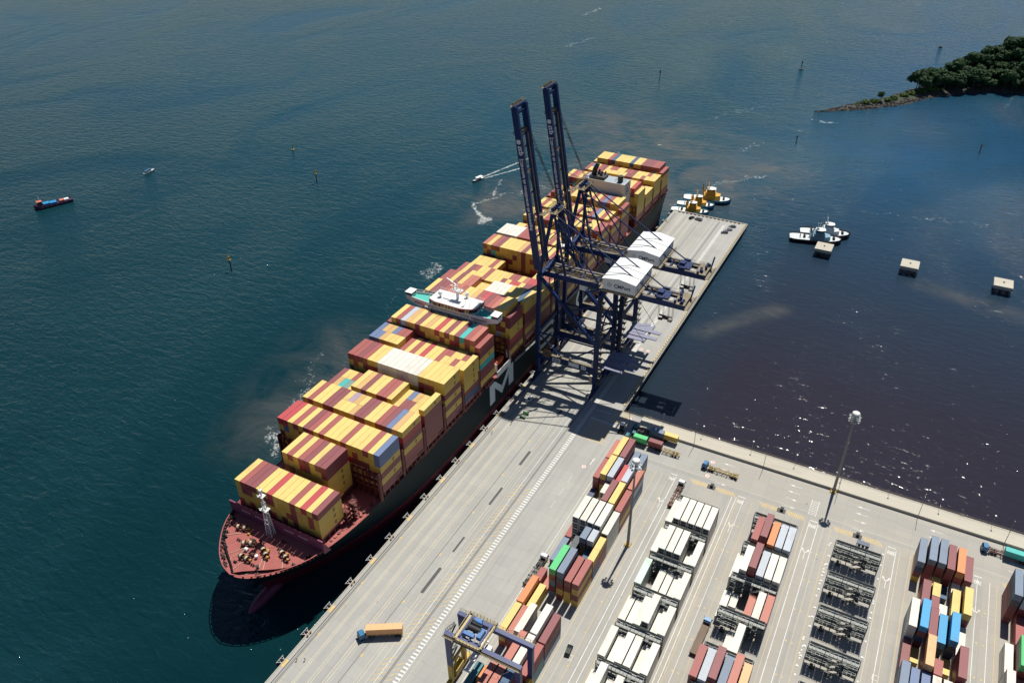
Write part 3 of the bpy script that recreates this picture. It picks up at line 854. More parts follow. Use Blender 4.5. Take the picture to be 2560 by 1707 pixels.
for i, y in enumerate(ys):
    zz = [z for z in zs if z < top_z(y)-.3]+[top_z(y)]
    zz = zs[:7]+[top_z(y)]
    for k, z in enumerate(zz):
        h = half(max(y, interp(STEM, z)), z)
        yy = max(y, interp(STEM, z))
        grid[i, k] = (h, yy, z)
for sx in (-1, 1):
    for i in range(len(ys)-1):
        for k in range(7):
            p = [grid[i,k], grid[i+1,k], grid[i+1,k+1], grid[i,k+1]]
            q = [(CX_+sx*a, b, c) for a, b, c in p]
            if (Vector(q[0])-Vector(q[1])).length < 1e-4 and (Vector(q[2])-Vector(q[3])).length < 1e-4: continue
            mb.quad(q if sx > 0 else q[::-1], 1 if k < 3 else 0)
n = len(ys)-1                                                   # transom
for k in range(7):
    a, b = grid[n,k], grid[n,k+1]
    mb.quad([(CX_+a[0], a[1], a[2]), (CX_-a[0], a[1], a[2]), (CX_-b[0], b[1], b[2]), (CX_+b[0], b[1], b[2])], 1 if k < 3 else 0)
part("hull", mb, [HULL, HULLR], SHIP)
# forecastle and main deck
mb = MB()
for i in range(len(ys)-1):
    y0, y1 = ys[i], ys[i+1]
    zd0 = top_z(y0)-(1.15 if y0 < 134 else .25); zd1 = top_z(y1)-(1.15 if y1 < 134 else .25)
    a, b = max(0, interp(DECK, y0)-.25), max(0, interp(DECK, y1)-.25)
    mb.quad([(CX_-a, y0+.3 if i == 0 else y0, zd0), (CX_+a, y0+.3 if i == 0 else y0, zd0), (CX_+b, y1, zd1), (CX_-b, y1, zd1)], 0)
part("deck", mb, SHIPRED, SHIP)
# bulwark cap and stays
mb = MB(); edge = []
for y in ys[:16]:
    edge.append(y)
for sx in (-1, 1):
    for y0, y1 in zip(edge[:-1], edge[1:]):
        mb.bar((CX_+sx*interp(DECK, y0), y0, top_z(y0)+.02), (CX_+sx*interp(DECK, y1), y1, top_z(y1)+.02), .35, .12)
    yy = 113.0
    while yy < 134:
        d = interp(DECK, yy); mb.box(*sorted((CX_+sx*(d-.9), CX_+sx*(d-.1))), yy-.08, yy+.08, 18.1, 19.0); yy += 1.35
part("bulwark", mb, SHIPRED, SHIP)
# bulb
mb = MB(); rings = []
for t in range(9):
    u = t/8; y = 113.4+u*16; r = 3.1*math.sqrt(max(.002, 1-(1-min(1, u*1.6))**2)); 
    rings.append([(CX_+r*.8*math.cos(2*math.pi*j/14), y, -4.6+r*1.12*math.sin(2*math.pi*j/14)) for j in range(14)])
mb.loft(rings)
part("bulbous_bow", mb, mat("bulb_red", (0.17, 0.022, 0.055), .5, .15, .4), SHIP, smooth=True)
# giant letters on both sides
LET = mat("hull_letter_white", (0.52, 0.60, 0.62), .5, .08, .3, stain=(.3,.33,.33), stain_amt=.4, stain_scale=.25)
def stroke(mb, pts, w):                                          # a band of width w through (y, z) points on the ship's side
    L = []; Rr = []
    for i, p in enumerate(pts):
        a = Vector(pts[max(0, i-1)]); b = Vector(pts[min(len(pts)-1, i+1)]); d = (b-a).normalized(); nn = Vector((-d.y, d.x))
        L.append(Vector(p)+nn*w/2); Rr.append(Vector(p)-nn*w/2)
    for i in range(len(pts)-1):
        q = [L[i], L[i+1], Rr[i+1], Rr[i]]
        for xs, fl in ((CX_+24.43, 1), (CX_-24.43, 0)):
            f = [(xs, a.x, a.y) for a in q]; mb.quad(f if fl else f[::-1])
mb = MB()
zb, zt_ = 6.1, 17.0
def poly(pts):
    for xs, fl in ((CX_+24.43, 0), (CX_-24.43, 1)):
        f = [(xs, a, b) for a, b in pts]; mb.quad(f if fl else f[::-1])
poly([(244.4, zb), (249.1, zb), (249.1, zt_), (244.4, zt_)]); poly([(262.0, zb), (266.5, zb), (266.5, zt_), (262.0, zt_)])
poly([(249.1, zt_), (249.1, 13.2), (255.5, zb), (255.5, 10.5)]); poly([(255.5, 10.5), (255.5, zb), (262.0, 13.2), (262.0, zt_)])
S_ = [(309.5, 14.2), (308.2, 15.6), (305.5, 16.2), (299, 16.2), (296.2, 15.6), (294.8, 14), (296.2, 12.4), (299, 11.9), (305, 11.3), (308, 10.6), (309.2, 9.0), (308, 7.4), (305.2, 6.9), (298, 6.9), (295.2, 7.4), (293.8, 8.8)]
stroke(mb, S_, 2.3)
stroke(mb, [(356, 14), (354.5, 15.6), (351, 16.2), (344, 16.2), (340.4, 15.2), (338.6, 12.8), (338.6, 10.2), (340.4, 7.8), (344, 6.9), (351, 6.9), (354.5, 7.5), (356, 9)], 2.3)
part("hull_lettering", mb, LET, SHIP)
# hatch covers, coamings, side passages and lashing bridges
bys = [(b[0], b[1], b[2], len([k for k in b[3].split() if not k.isdigit()])) for b in BAYS]
for (y, z, x, n) in bys:
    mb = MB(); xl = x-n*PIT
    mb.box(xl-.1, x+.1, y-.15, y+12.35, z-1.1, z-.02); mb.box(xl+1.0, x-1.6, y, y+12.2, 17.2, z-1.1)
    yy = y+.6
    while yy < y+12:
        mb.box(x-.5, x-.05, yy, yy+.5, 17.5, z-1.1); mb.box(xl+.05, xl+.5, yy, yy+.5, 17.5, z-1.1); yy += 2.9
    part("hatch_cover", mb, SHIPDK, SHIP)
for i, (y, z, x, n) in enumerate(bys):
    if i in (0,): continue
    xl = x-n*PIT; yc = y-1.25; h = 31 if i > 1 else 25
    if i == 8: yc = y-1.0
    mb = MB()
    for k in range(n+1):
        xx = xl+k*PIT
        mb.box(xx-.12, xx+.12, yc-.45, yc+.45, 17.4, h-.05 if 0 < k < n else h)
    for zz in (23.8, 26.8, 30.4): 
        if zz < h: mb.box(xl, x, yc-.55, yc+.55, zz-.15, zz)
    for sx in (xl+.3, x-.3):
        mb.box(sx-.3, sx+.3, yc-.8, yc-.5, 17.4, h); mb.box(sx-.3, sx+.3, yc+.5, yc+.8, 17.4, h); mb.bar((sx, yc-.6, 18), (sx, yc+.6, 24), .2); mb.bar((sx, yc+.6, 24), (sx, yc-.6, h-1), .2)
    part("lashing_bridge", mb, SHIPDK, SHIP)
# ship-side rail
mb = MB()
for sx in (-1, 1): mb.rail([(CX_+sx*24.3, 185, 17.55), (CX_+sx*24.3, 250, 17.55)], 1.1, .06, 3.0); mb.rail([(CX_+sx*24.3, 300, 17.55), (CX_+sx*24.3, 470, 17.55)], 1.1, .06, 3.0)
part("deck_rail", mb, SHIPDK, SHIP)
# breakwater
mb = MB()
mb.bar((CX_-21.6, 134.2, 20.9), (CX_+21.6, 134.2, 20.9), .25, 5.6)
for k in range(-9, 10): mb.bar((CX_+k*2.3, 134.4, 18), (CX_+k*2.3, 135.6, 18), .15); mb.bar((CX_+k*2.3, 134.3, 23.3), (CX_+k*2.3, 135.7, 18), .18)
mb.box(CX_-21.6, CX_+21.6, 133.95, 134.45, 23.7, 23.9)
for a, b, c in ((-1, -21.6, -23.2), (1, 21.6, 23.2)): mb.quad([(CX_+b, 134.1, 18), (CX_+b, 134.1, 23.7), (CX_+c*.97, 136.6, 18), (CX_+c*.97, 136.6, 18.2)])
part("breakwater", mb, mat("breakwater_plum", (0.20, 0.045, 0.09), .6, .1, .4), SHIP)
mb = MB()
for x0 in (-16, -9.5, 4, 10.5):
    for k in range(6): mb.box(CX_+x0+k*.72, CX_+x0+k*.72+.42, 134.02, 134.06, 21.2, 21.65)
part("breakwater_marks", mb, WHITE, SHIP)
# foremast
mb = MB(); bx, by_, bz = -27.2, 132.2, 18.1
for a in (-1.2, 1.2):
    for b in (-1, 1): mb.bar((bx+a, by_+b, bz), (bx+a*.35, by_+b*.35, bz+16), .22)
for k in range(8):
    z0 = bz+k*2; f0 = 1-.65*k/8; f1 = 1-.65*(k+1)/8
    for a in (-1, 1): mb.bar((bx-1.2*f0, by_+a*f0, z0), (bx+1.2*f1, by_+a*f1, z0+2), .11); mb.bar((bx-1.2*f0, by_+a*f0, z0), (bx+1.2*f0, by_+a*f0, z0), .11); mb.bar((bx+1.2*a*f0, by_-f0, z0), (bx+1.2*a*f1, by_+f1, z0+2), .11)
mb.tube((bx, by_, bz+15), (bx, by_, bz+21.5), .42, .3, 8); mb.box(bx-1.5, bx+1.5, by_-1.2, by_+1.2, bz+12.4, bz+12.6); mb.box(bx-1.1, bx+1.1, by_-1, by_+1, bz+18.8, bz+19); mb.rail([(bx-1.5, by_-1.2, bz+12.6), (bx+1.5, by_-1.2, bz+12.6)], 1, .08, 1.0); mb.rail([(bx-1.1, by_-1, bz+19), (bx+1.1, by_-1, bz+19)], .9, .08, 1.0)
mb.box(bx-.5, bx+.5, by_-.5, by_+.5, bz+20.6, bz+21.8); mb.tube((bx, by_, bz+21.8), (bx, by_, bz+25), .08, n=5)
part("foremast", mb, WHITE, SHIP)
mb = MB()
mb.bar((bx+.5, by_, bz+15), (-18, 133.6, 23.6), .06); mb.bar((bx-.5, by_, bz+15), (-36, 133.6, 23.6), .06)
part("mast_stay", mb, DARK, SHIP)
# forecastle machinery
rw = random.Random(5)
ROPE = mat("mooring_rope", (0.52, 0.44, 0.30), .9, .15, 3)
OXM = mat("machinery_oxide", (0.10, 0.035, 0.03), .6, .2, 1)
YM = mat("machinery_ochre", (0.45, 0.26, 0.05), .6, .2, 1)
for k, (x, y, rz) in enumerate(((-30.6, 124.8, .5), (-22.4, 124.0, -.5), (-37.6, 129.2, .25), (-15.6, 126.2, -.35), (-27, 119.2, 0))):
    t = MB(); C_ = math.cos(rz); Sn = math.sin(rz)
    def W_(a, b, c): return (x+a*C_-b*Sn, y+a*Sn+b*C_, 18.15+c)
    t.tube(W_(-2.6,0,1.1), W_(2.6,0,1.1), .28, n=8, m=0)
    for a, r, m in ((-2.3,1.05,0), (-1.2,1.05,0), (.2,1.05,0), (1.3,1.05,0)): t.tube(W_(a-.08,0,1.1), W_(a+.08,0,1.1), r, n=12, m=m)
    t.tube(W_(-2.2,0,1.1), W_(-1.3,0,1.1), .85, n=12, m=1); t.tube(W_(.3,0,1.1), W_(1.2,0,1.1), .85, n=12, m=1); t.tube(W_(2.1,0,1.1), W_(2.8,0,1.1), .5, n=10, m=2)
    for a in (-.6, 1.8): t.bar(W_(a,-1,.35), W_(a,1,.35), .7, .7, 0)
    t.bar(W_(-.5,1.1,.7), W_(.2,1.1,.7), .9, 1.2, 2)
    part("windlass", t, [OXM, ROPE, YM], SHIP)
for k in range(30):
    y = rw.uniform(113.8, 132); d = interp(DECK, y)-1.6; sx = rw.choice((-1, 1)); x = CX_+sx*(d if k < 20 else rw.uniform(0, max(.5, d)))
    t = MB()
    for a in (-.45, .45): t.tube((x+a, y, 18.1), (x+a, y, 19.0), .22, n=8); t.tube((x+a, y, 19.0), (x+a, y, 19.12), .3, n=8)
    t.box(x-.95, x+.95, y-.35, y+.35, 18.1, 18.28)
    part("bitt", t, OXM if k % 3 else DARK, SHIP)
for k in range(12):
    t = MB(); y = rw.uniform(114.5, 130); d = max(1, interp(DECK, y)-3); x = CX_+rw.uniform(-d, d)
    if k % 3 == 0: t.tube((x, y, 18.1), (x, y, 19.2), .45, n=10); t.tube((x, y, 19.2), (x, y, 19.45), .62, n=10)
    elif k % 3 == 1: t.box(x-.7, x+.7, y-.5, y+.5, 18.1, 19.3); t.box(x-.5, x+.5, y-.3, y+.3, 19.3, 19.5)
    else: t.tube((x-.5, y, 18.5), (x+.5, y, 18.5), .4, n=10); t.box(x-.7, x+.7, y-.5, y+.5, 18.08, 18.2)
    part("deck_fitting", t, [OXM, YM, WHITE, DARK][k % 4], SHIP)
for pts in ([(-31,123), (-34,118.5), (-35,116.5)], [(-30,122.6), (-32,117.5), (-30.5,114.6)], [(-21,122.6), (-18.6,118.6)], [(-22,122.2), (-20,117.6), (-22.5,114.2)], [(-37,127.5), (-41,124.5)], [(-15,124.6), (-13,121.8)], [(-27,118), (-28,113.6)]):
    t = MB()
    for a, b in zip(pts[:-1], pts[1:]): t.bar((a[0], a[1], 18.3), (b[0], b[1], 18.3), .14)
    part("rope", t, ROPE, SHIP)
# stair towers and gear abreast the first stacks on the quay side
for x, y, h in ((-5.2, 152.2, 9.5), (-6.6, 149.4, 8), (-46.8, 151, 8)):
    t = MB()
    for a in (-1.1, 1.1):
        for b in (-1.1, 1.1): t.bar((x+a, y+b, 17.9), (x+a, y+b, 17.9+h), .2)
    for k in range(int(h/2.2)+1): t.box(x-1.2, x+1.2, y-1.2, y+1.2, 17.95+k*2.2, 18.08+k*2.2); t.bar((x-1.1, y-1.1, 18+k*2.2), (x+1.1, y-1.1, 20+k*2.2), .14); t.bar((x+1.1, y+1.1, 18+k*2.2), (x-1.1, y+1.1, 20+k*2.2), .14)
    part("stair_tower", t, SHIPDK, SHIP)
for k in range(14):
    t = MB(); y = 137+k*2.1; x = CX_+interp(DECK, y)-1.6-rw.random()*1.2
    if k % 3: t.box(x-.5, x+.5, y-.4, y+.4, 17.9, 18.8+rw.random()*.5)
    else: t.tube((x, y, 17.9), (x, y, 19.2), .6, n=10)
    part("deck_fitting", t, [SHIPRED, OXM][k % 2], SHIP)
# ---- the forward deckhouse: white bridge with wings
BW = mat("bridge_white", (0.66, 0.66, 0.65), .45, .05, .3, stain=(.42,.36,.3), stain_amt=.25, stain_scale=.3)
BG = mat("wing_deck_green", (0.06, 0.42, 0.36), .6, .1, .8)
BR = mat("trim_red", (0.30, 0.04, 0.04), .5, .1, 1)
mb = MB()
mb.box(-40, -12.6, 253.4, 262.4, 17.6, 42.5)                      # tower
prof = [(-36.5, 252.6), (-33, 251.4), (-19.4, 251.4), (-15.6, 252.6), (-13.4, 254.4), (-13.4, 261.4), (-36.5, 261.4)]
mb.prism([(a, b) for a, b in prof], 45.2, 47.05)
# wings: a tapered box from tower to wing tip
for sx in (-1, 1):
    xt = CX_+sx*24.1; xi = CX_+sx*9
    rings = []
    for x, y0, y1, z0 in ((xi, 252.2, 260.6, 41.4), (CX_+sx*15, 252.6, 259.6, 42.6), (CX_+sx*20.5, 253.2, 258.4, 44.2), (xt, 253.6, 257.8, 45.0)):
        rings.append([(x, y0, z0), (x, y0, 46.9), (x, y0+.35, 46.9), (x, y0+.35, 45.9), (x, y1-.35, 45.9), (x, y1-.35, 46.9), (x, y1, 46.9), (x, y1, z0)][::sx])
    mb.loft(rings, 0)
mb.box(-38, -13.6, 252.0, 260.8, 42.4, 45.2)
mb.box(-38.6, -13.0, 251.2, 262.0, 45.0, 45.2)
sup = part("superstructure", mb, BW, SHIP)
mb = MB()                                                         # wheelhouse roof with its red edge
roofp = [(-36.8, 252.5), (-33.1, 251.15), (-19.3, 251.15), (-15.4, 252.4), (-13.1, 254.3), (-13.1, 261.8), (-36.8, 261.8)]
mb.prism(roofp, 48.75, 49.05, 1); mb.prism([(CX_+(a-CX_)*.985, 256.4+(b-256.4)*.97) for a, b in roofp], 49.05, 49.2, 0)
part("wheelhouse_roof", mb, [BW, BR], SHIP)
mb = MB(); mb.prism([(a*1.0, b) for a, b in prof], 47.05, 48.74, 0)
win = part("bridge_windows", mb, GLASS, SHIP)
mb = MB()
for (a, b), (c, d) in zip(prof, prof[1:]+prof[:1]):
    L = math.hypot(c-a, d-b); k = max(1, int(L/1.7))
    for i in range(k+1): mb.box(a+(c-a)*i/k-.12, a+(c-a)*i/k+.12, b+(d-b)*i/k-.12, b+(d-b)*i/k+.12, 47.0, 48.76)
f = part("window_frame", mb, BW, win)
mb = MB()
for sx in (-1, 1):
    mb.quad([(CX_+sx*11.2, 253.1, 46.05), (CX_+sx*22, 253.9, 46.05), (CX_+sx*22, 257.4, 46.05), (CX_+sx*11.2, 259.9, 46.05)][::sx])
part("wing_deck", mb, BG, SHIP)
for sx in (-1, 1):
    mb = MB(); x = CX_+sx*22.4
    mb.box(x-1.9, x+1.9, 253.4, 257.9, 48.2, 48.45, 0); mb.box(x-1.6, x+1.6, 253.7, 257.6, 46.1, 47.0, 0); mb.box(x-1.55, x+1.55, 253.75, 257.55, 47.0, 48.2, 1)
    part("wing_cab", mb, [WHITE, GLASS], SHIP)
mb = MB()
for k in range(9): 
    x = -44.5+k*4.6; mb.tube((x, 253.38, 41.6), (x, 253.25, 41.6), .32, n=10)
for k in range(7): x = -40+k*4.6; mb.tube((x, 251.98, 43.7), (x, 251.9, 43.7), .3, n=10)
part("porthole", mb, GLASS, SHIP)
mb = MB()
mb.rail([(-38.4, 251.3, 45.2), (-13.2, 251.3, 45.2)], 1.0, .09, 1.6); mb.rail([(-37, 253.1, 49.2), (-33.2, 250.8, 49.2), (-19.2, 250.8, 49.2), (-15.4, 252, 49.2), (-13, 254.3, 49.2), (-13, 262, 49.2), (-37, 262, 49.2), (-37, 253.1, 49.2)], 1.0, .05, 2.0)
mb.rail([(CX_-24, 257.8, 46.9), (-38, 260.6, 46.9)], 1.0, .07, 2); mb.rail([(CX_+24, 257.8, 46.9), (-13.6, 260.6, 46.9)], 1.0, .07, 2)
part("bridge_rail", mb, WHITE, SHIP)
mb = MB(); mb.rail([(-42, 251.9, 45.2), (-38.4, 251.3, 45.2)], 1.0, .1, 1.2); mb.bar((-38.5, 251.25, 46.25), (-13.2, 251.25, 46.25), .12)
for sx in (-1, 1): mb.bar((CX_+sx*12, 251.9, 45.3), (CX_+sx*19, 252.6, 45.1), .2)
part("trim", mb, BR, SHIP)
mb = MB(); x, y, z = -24.6, 257.6, 49.2                            # radar mast
mb.tube((x, y, z), (x, y, z+4.6), .75, .6, 10); mb.box(x-2.6, x+2.6, y-1.2, y+1.2, z+4.6, z+4.8); mb.tube((x-1.8, y, z+4.8), (x-1.8, y, z+8.4), .14); mb.tube((x+1.6, y, z+4.8), (x+1.6, y, z+7.4), .14)
mb.box(x-3.6, x-.2, y-.18, y+.18, z+6.2, z+6.45); mb.box(x+.2, x+3.0, y-.18, y+.18, z+5.5, z+5.75); mb.bar((x-.2, y, z+4.7), (x-.2, y, z+9.6), .25)
mb.bar((x-6.6, y+2, z+8.2), (x-.6, y+1, z+6.2), .4, .5); mb.bar((x-.6, y+1, z+6.2), (x-.6, y+1, z+4), .5)
for k, (a, b, h) in enumerate(((-9, 1, 4), (-6, -4, 3), (5.2, -2, 7.2), (4.4, 2, 3), (8.4, -4, 2.6), (9.4, 2.6, 3.4), (-3.6, 2.8, 5))): mb.tube((x+a, y+b, z), (x+a, y+b, z+h), .09, n=5)
mb.box(x+4.9, x+5.5, y-2.2, y-1.8, z+3, z+3.2); mb.box(x+4.7, x+5.7, y-2.3, y-1.7, z+5.2, z+5.35)
part("radar_mast", mb, WHITE, SHIP)
for a, b in ((-8.2, -1.6), (2.8, 3.2)):
    mb = MB(); mb.tube((x+a, y+b, z), (x+a, y+b, z+1.1), .35, n=8)
    rings = [[(x+a+1.0*math.sin(p)*math.cos(q), y+b+1.0*math.sin(p)*math.sin(q), z+1.9-1.0*math.cos(p)) for q in [2*math.pi*i/12 for i in range(12)]] for p in (.3, .8, 1.3, 1.8, 2.3, 2.9)]
    mb.loft(rings); part("satellite_dome", mb, WHITE, SHIP, smooth=True)
# lifeboat and side opening under the quay-side wing
mb = MB(); rings = []
for u, r in ((0, .2), (.12, .95), (.3, 1.35), (.5, 1.45), (.7, 1.35), (.88, .95), (1, .2)):
    rings.append([(-4.6+r*math.cos(2*math.pi*i/10), 253.6+u*8.6, 22.0+r*.95*math.sin(2*math.pi*i/10)) for i in range(10)])
mb.loft(rings); part("lifeboat", mb, mat("lifeboat_orange", (0.62, 0.10, 0.03), .45, .05, 1), SHIP, smooth=True)
mb = MB()
mb.box(-1.95, -1.7, 251.6, 264.2, 17.2, 20.4)
for k in range(3): mb.box(-2.6, -1.66, 253.2+k*4, 254.2+k*4, 18.2, 19.4)
mb.box(-4, -2, 251.6, 252, 20.3, 24.4); mb.box(-4, -2, 263.8, 264.2, 20.3, 24.4)
part("side_plating", mb, BW, SHIP)
mb = MB(); mb.bar((-1.5, 268, 16.6), (-1.5, 290, 14.6), .5, .35); mb.rail([(-1.3, 268, 16.8), (-1.3, 290, 14.8)], 1.0, .07, 2.0)
part("gangway", mb, GALV, SHIP)
# ---- funnel casing aft
FC = mat("funnel_casing_cream", (0.62, 0.58, 0.53), .5, .08, .15, stain=(.36,.30,.26), stain_amt=.5, stain_scale=.12, stretch=(1, 1, .3))
mb = MB()
mb.box(-33, -6.9, 413.2, 423.4, 17.6, 47.6, 0, 1); mb.box(-33.1, -6.8, 413.1, 413.3, 47.6, 48.1, 0); mb.box(-7.0, -6.8, 413.3, 423.4, 47.6, 48.1, 0)
part("funnel_casing", mb, [FC, mat("casing_top_grey", (0.30, 0.36, 0.40), .6, .1, .4)], SHIP)
mb = MB()
for x, y, r, h, lean in ((-28.6, 418.4, 1.5, 8.0, 2.2), (-25.4, 419, .75, 4.4, 0), (-23.6, 417.4, .8, 4.0, .6), (-21.8, 419.6, .5, 3.6, 0)):
    mb.tube((x, y, 47.6), (x+lean*.4, y, 47.6+h*.6), r, n=12); mb.tube((x+lean*.4, y, 47.6+h*.6), (x+lean, y+1.0, 47.6+h), r*.95, r*.8, n=12)
mb.tube((-11.2, 417.6, 47.6), (-11.2, 417.6, 51.4), 1.6, n=14); mb.box(-30, -20.4, 415, 421.6, 47.6, 49.4)
part("exhaust_stack", mb, mat("sooty_steel", (0.035, 0.035, 0.036), .6, .2, .6), SHIP)
mb = MB(); mb.rail([(-33, 413.3, 48.1), (-19.6, 413.3, 48.1)], 1.1, .1, 2); mb.rail([(-14, 416, 47.65), (-14, 419.4, 47.65), (-8.6, 419.4, 47.65)], 1.1, .08, 1.4)
part("casing_rail", mb, DARK, SHIP)
mb = MB(); k = 32; xs = -6.86
for i in range(k):
    a0, a1 = 2*math.pi*i/k, 2*math.pi*(i+1)/k
    mb.quad([(xs, 418.3+r*math.cos(a), 43.6+r*math.sin(a)) for r, a in ((2.9, a0), (3.3, a0), (3.3, a1), (2.9, a1))])
put_text(mb, "m", (xs, 418.3, 44.5), (0,1,0), (0,0,1), 3.2, 0, bold=.03); put_text(mb, "sc", (xs, 418.3, 42.6), (0,1,0), (0,0,1), 3.0, 0, bold=.03)
part("funnel_emblem", mb, LOGO, SHIP)
mb = MB()                                                          # mooring gear on the stern quarter
for k in range(10):
    x = -4+rw.uniform(-3, 1); y = rw.uniform(482.4, 486); mb.box(x-.5, x+.5, y-.4, y+.4, 17.6, 18.6+rw.random()*2)
mb.rail([(-3.2, 482.5, 17.6), (-3.6, 486.6, 17.6), (-48.8, 486.6, 17.6)], 1.1, .1, 2.2); mb.box(-4.4, -3.8, 483, 483.6, 17.6, 23); mb.box(-4.4, -3.8, 486, 486.5, 17.6, 23); mb.box(-4.6, -3.6, 482.8, 486.6, 22.6, 22.9)
part("stern_fittings", mb, SHIPDK, SHIP)
# ------------------------------------------------------------------ ship-to-shore cranes
WHN = mat("machinery_house_white", (0.74, 0.75, 0.75), .45, .05, .25, stain=(.55,.50,.43), stain_amt=.25, stain_scale=.2)
TRAY = mat("tray_grey_blue", (0.20, 0.21, 0.30), .6, .15, .5, stain=(.16,.10,.09), stain_amt=.5, stain_scale=.4)
LETW = mat("sign_white", (0.72, 0.74, 0.76), .5, .05, 1)
LETN = mat("sign_navy", (0.02, 0.05, 0.12), .5, .05, 1)
BROWN = mat("reel_brown", (0.13, 0.085, 0.055), .6, .2, 1.5)
def sts_crane(y0, number, label):
    t = wthing("gantry_crane", label, "crane", (18, y0, 0), "navy quay cranes")
    YN, YF = y0-10.7, y0+10.7; xw, xl = 2.9, 33.0
    # bogies
    for x, nm in ((xw, 0), (xl, 1)):
        for y in (YN, YF):
            m = MB()
            for k in (-4.6, -1.6, 1.6, 4.6):
                m.box(x-.55, x+.55, y+k-1.15, y+k+1.15, .5, 1.3, 0)
                for a in (-.7, .7): m.tube((x-.28, y+k+a, .42), (x+.28, y+k+a, .42), .4, n=10, m=1)
            m.box(x-.5, x+.5, y-4.4, y-1.0, 1.3, 2.2, 0); m.box(x-.5, x+.5, y+1.0, y+4.4, 1.3, 2.2, 0); m.box(x-.6, x+.6, y-2.8, y+2.8, 2.2, 3.3, 0)
            part("bogie", m, [BLUE, DARK], t)
    # sill beams along the rails
    for x in (xw, xl):
        m = MB(); m.box(x-.75, x+.75, YN-1.4, YF+1.4, 3.3, 5.2); part("sill_beam", m, BLUE, t)
    # legs
    for y in (YN, YF):
        for x in (xw, xl):
            m = MB()
            top = 57.0 if x == xw else 55.0
            a = .95 if x == xw else 1.0
            yt = y+(1.6 if y < y0 else -1.6)
            m.loft([[(x-a, y-a*.8, 5.2), (x+a, y-a*.8, 5.2), (x+a, y+a*.8, 5.2), (x-a, y+a*.8, 5.2)], [(x-a, y-a*.8, 26), (x+a, y-a*.8, 26), (x+a, y+a*.8, 26), (x-a, y+a*.8, 26)],
                    [(x-a, yt-a*.8, top), (x+a, yt-a*.8, top), (x+a, yt+a*.8, top), (x-a, yt+a*.8, top)]])
            part("leg", m, BLUE, t)
    # portal ties, braces
    for y in (YN, YF):
        m = MB()
        m.box(xw+.9, xl-1.0, y-.55, y+.55, 11.2, 14.6, 0)
        part("portal_beam", m, BLUE, t)
        m = MB()
        m.tube((xw+.9, y, 25.6), (xl-1, y, 25.8), .38, n=8); m.tube((xw+.9, y, 24.6), (15.6, y, 14.9), .38, n=8); m.tube((xl-.9, y, 24.6), (19.6, y, 14.9), .38, n=8)
        part("portal_brace", m, BLUE, t)
        m = MB(); yt = y+(1.4 if y < y0 else -1.4)
        m.bar((xw+.5, yt, 54.6), (xl-.6, y, 26.8), 1.1, 1.4)
        part("main_diagonal", m, BLUE, t)
        m = MB(); m.tube((xl-.7, yt, 47.5), (19.0, y+(.9 if y < y0 else -.9), 41.2), .4, n=8); part("knee_brace", m, BLUE, t)
        m = MB(); m.box(xw+.9, xl-1, y-.62, y+.62, 14.62, 14.72); m.rail([(xw+1, y-.6, 14.72), (xl-1, y-.6, 14.72)], 1.1, .08, 2.0); part("walkway", m, GREASE, t)
    # upper cross beams along y
    for x, z in ((xw, 56.0), (xl, 54.0)):
        m = MB(); m.box(x-.9, x+.9, YN-.2, YF+.2, z-2.4, z, 0); part("cross_beam", m, BLUE, t)
    m = MB()
    for x in (xw, xl): m.box(x-.5, x+.5, YN+.9, YF-.9, 24.6, 26.4); 
    part("cross_tie", m, BLUE, t)
    m = MB()
    for x in (xl,):
        m.tube((x, YN+.8, 26.4), (x, y0, 40), .35, n=8); m.tube((x, YF-.8, 26.4), (x, y0, 40), .35, n=8); m.tube((x, YN+1, 40), (x, YF-1, 40), .35, n=8)
    part("cross_brace", m, BLUE, t)
    # twin main girders and their walkways
    GN, GF = y0-4.3, y0+4.3; ZG = 55.4
    for y in (GN, GF):
        m = MB(); m.box(-.4, 69.6, y-.75, y+.75, ZG-2.5, ZG); part("girder", m, BLUE, t)
        m = MB(); s = -1 if y < y0 else 1; yo = y+s*1.5
        s = -s; yo = y+s*1.9; m.box(-.2, 69.5, min(y+s*.8, yo), max(y+s*.8, yo), ZG-.5, ZG-.4); m.rail([(0, yo, ZG-.4), (69.5, yo, ZG-.4)], 1.0, .08, 2.4); m.box(-.2, 69.5, y-.35, y+.35, ZG+.02, ZG+.1)
        part("girder_walkway", m, GREASE, t)
    m = MB()
    for x in (12, 20, 28, 52, 60, 69): m.box(x-.4, x+.4, GN+.75, GF-.75, ZG-1.7, ZG-.4)
    m.bar((11, GN, ZG+.3), (18, GF, ZG+.4), .28); m.bar((1, GN, ZG+.1), (14, GF-3.6, ZG+2.8), .4) 
    part("girder_tie", m, BLUE, t)
    # rope gear lying between the girders
    m = MB(); rr = random.Random(int(y0))
    for k in range(46):
        x = rr.uniform(2, 31); y = rr.uniform(GN+1, GF-1); L = rr.uniform(.5, 2.6); m.bar((x, y, ZG-.6), (x+L, y, ZG-.6), .14, .2)
    for yy in (-2.4, -1.2, 1.2, 2.4): m.bar((0, y0+yy, ZG-.75), (33, y0+yy, ZG-.75), .16, .2)
    part("rope_gear", m, GREASE, t)
    # trolley parked landside of the house
    m = MB(); m.box(55.5, 61.5, GN+.9, GF-.9, ZG-.3, ZG+.5); m.box(56, 58.5, y0-1.6, y0+1.6, ZG+.5, ZG+1.8); m.rail([(55.5, GN+.9, ZG+.5), (61.5, GN+.9, ZG+.5)], 1, .08, 1.5)
    part("trolley", m, BLUE, t)
    # machinery house
    m = MB(); x0, x1, ya, yb = 33.9, 48.8, y0-10.2, y0+10.4; zb, ze = 57.2, 62.6; xm = (x0+x1)/2
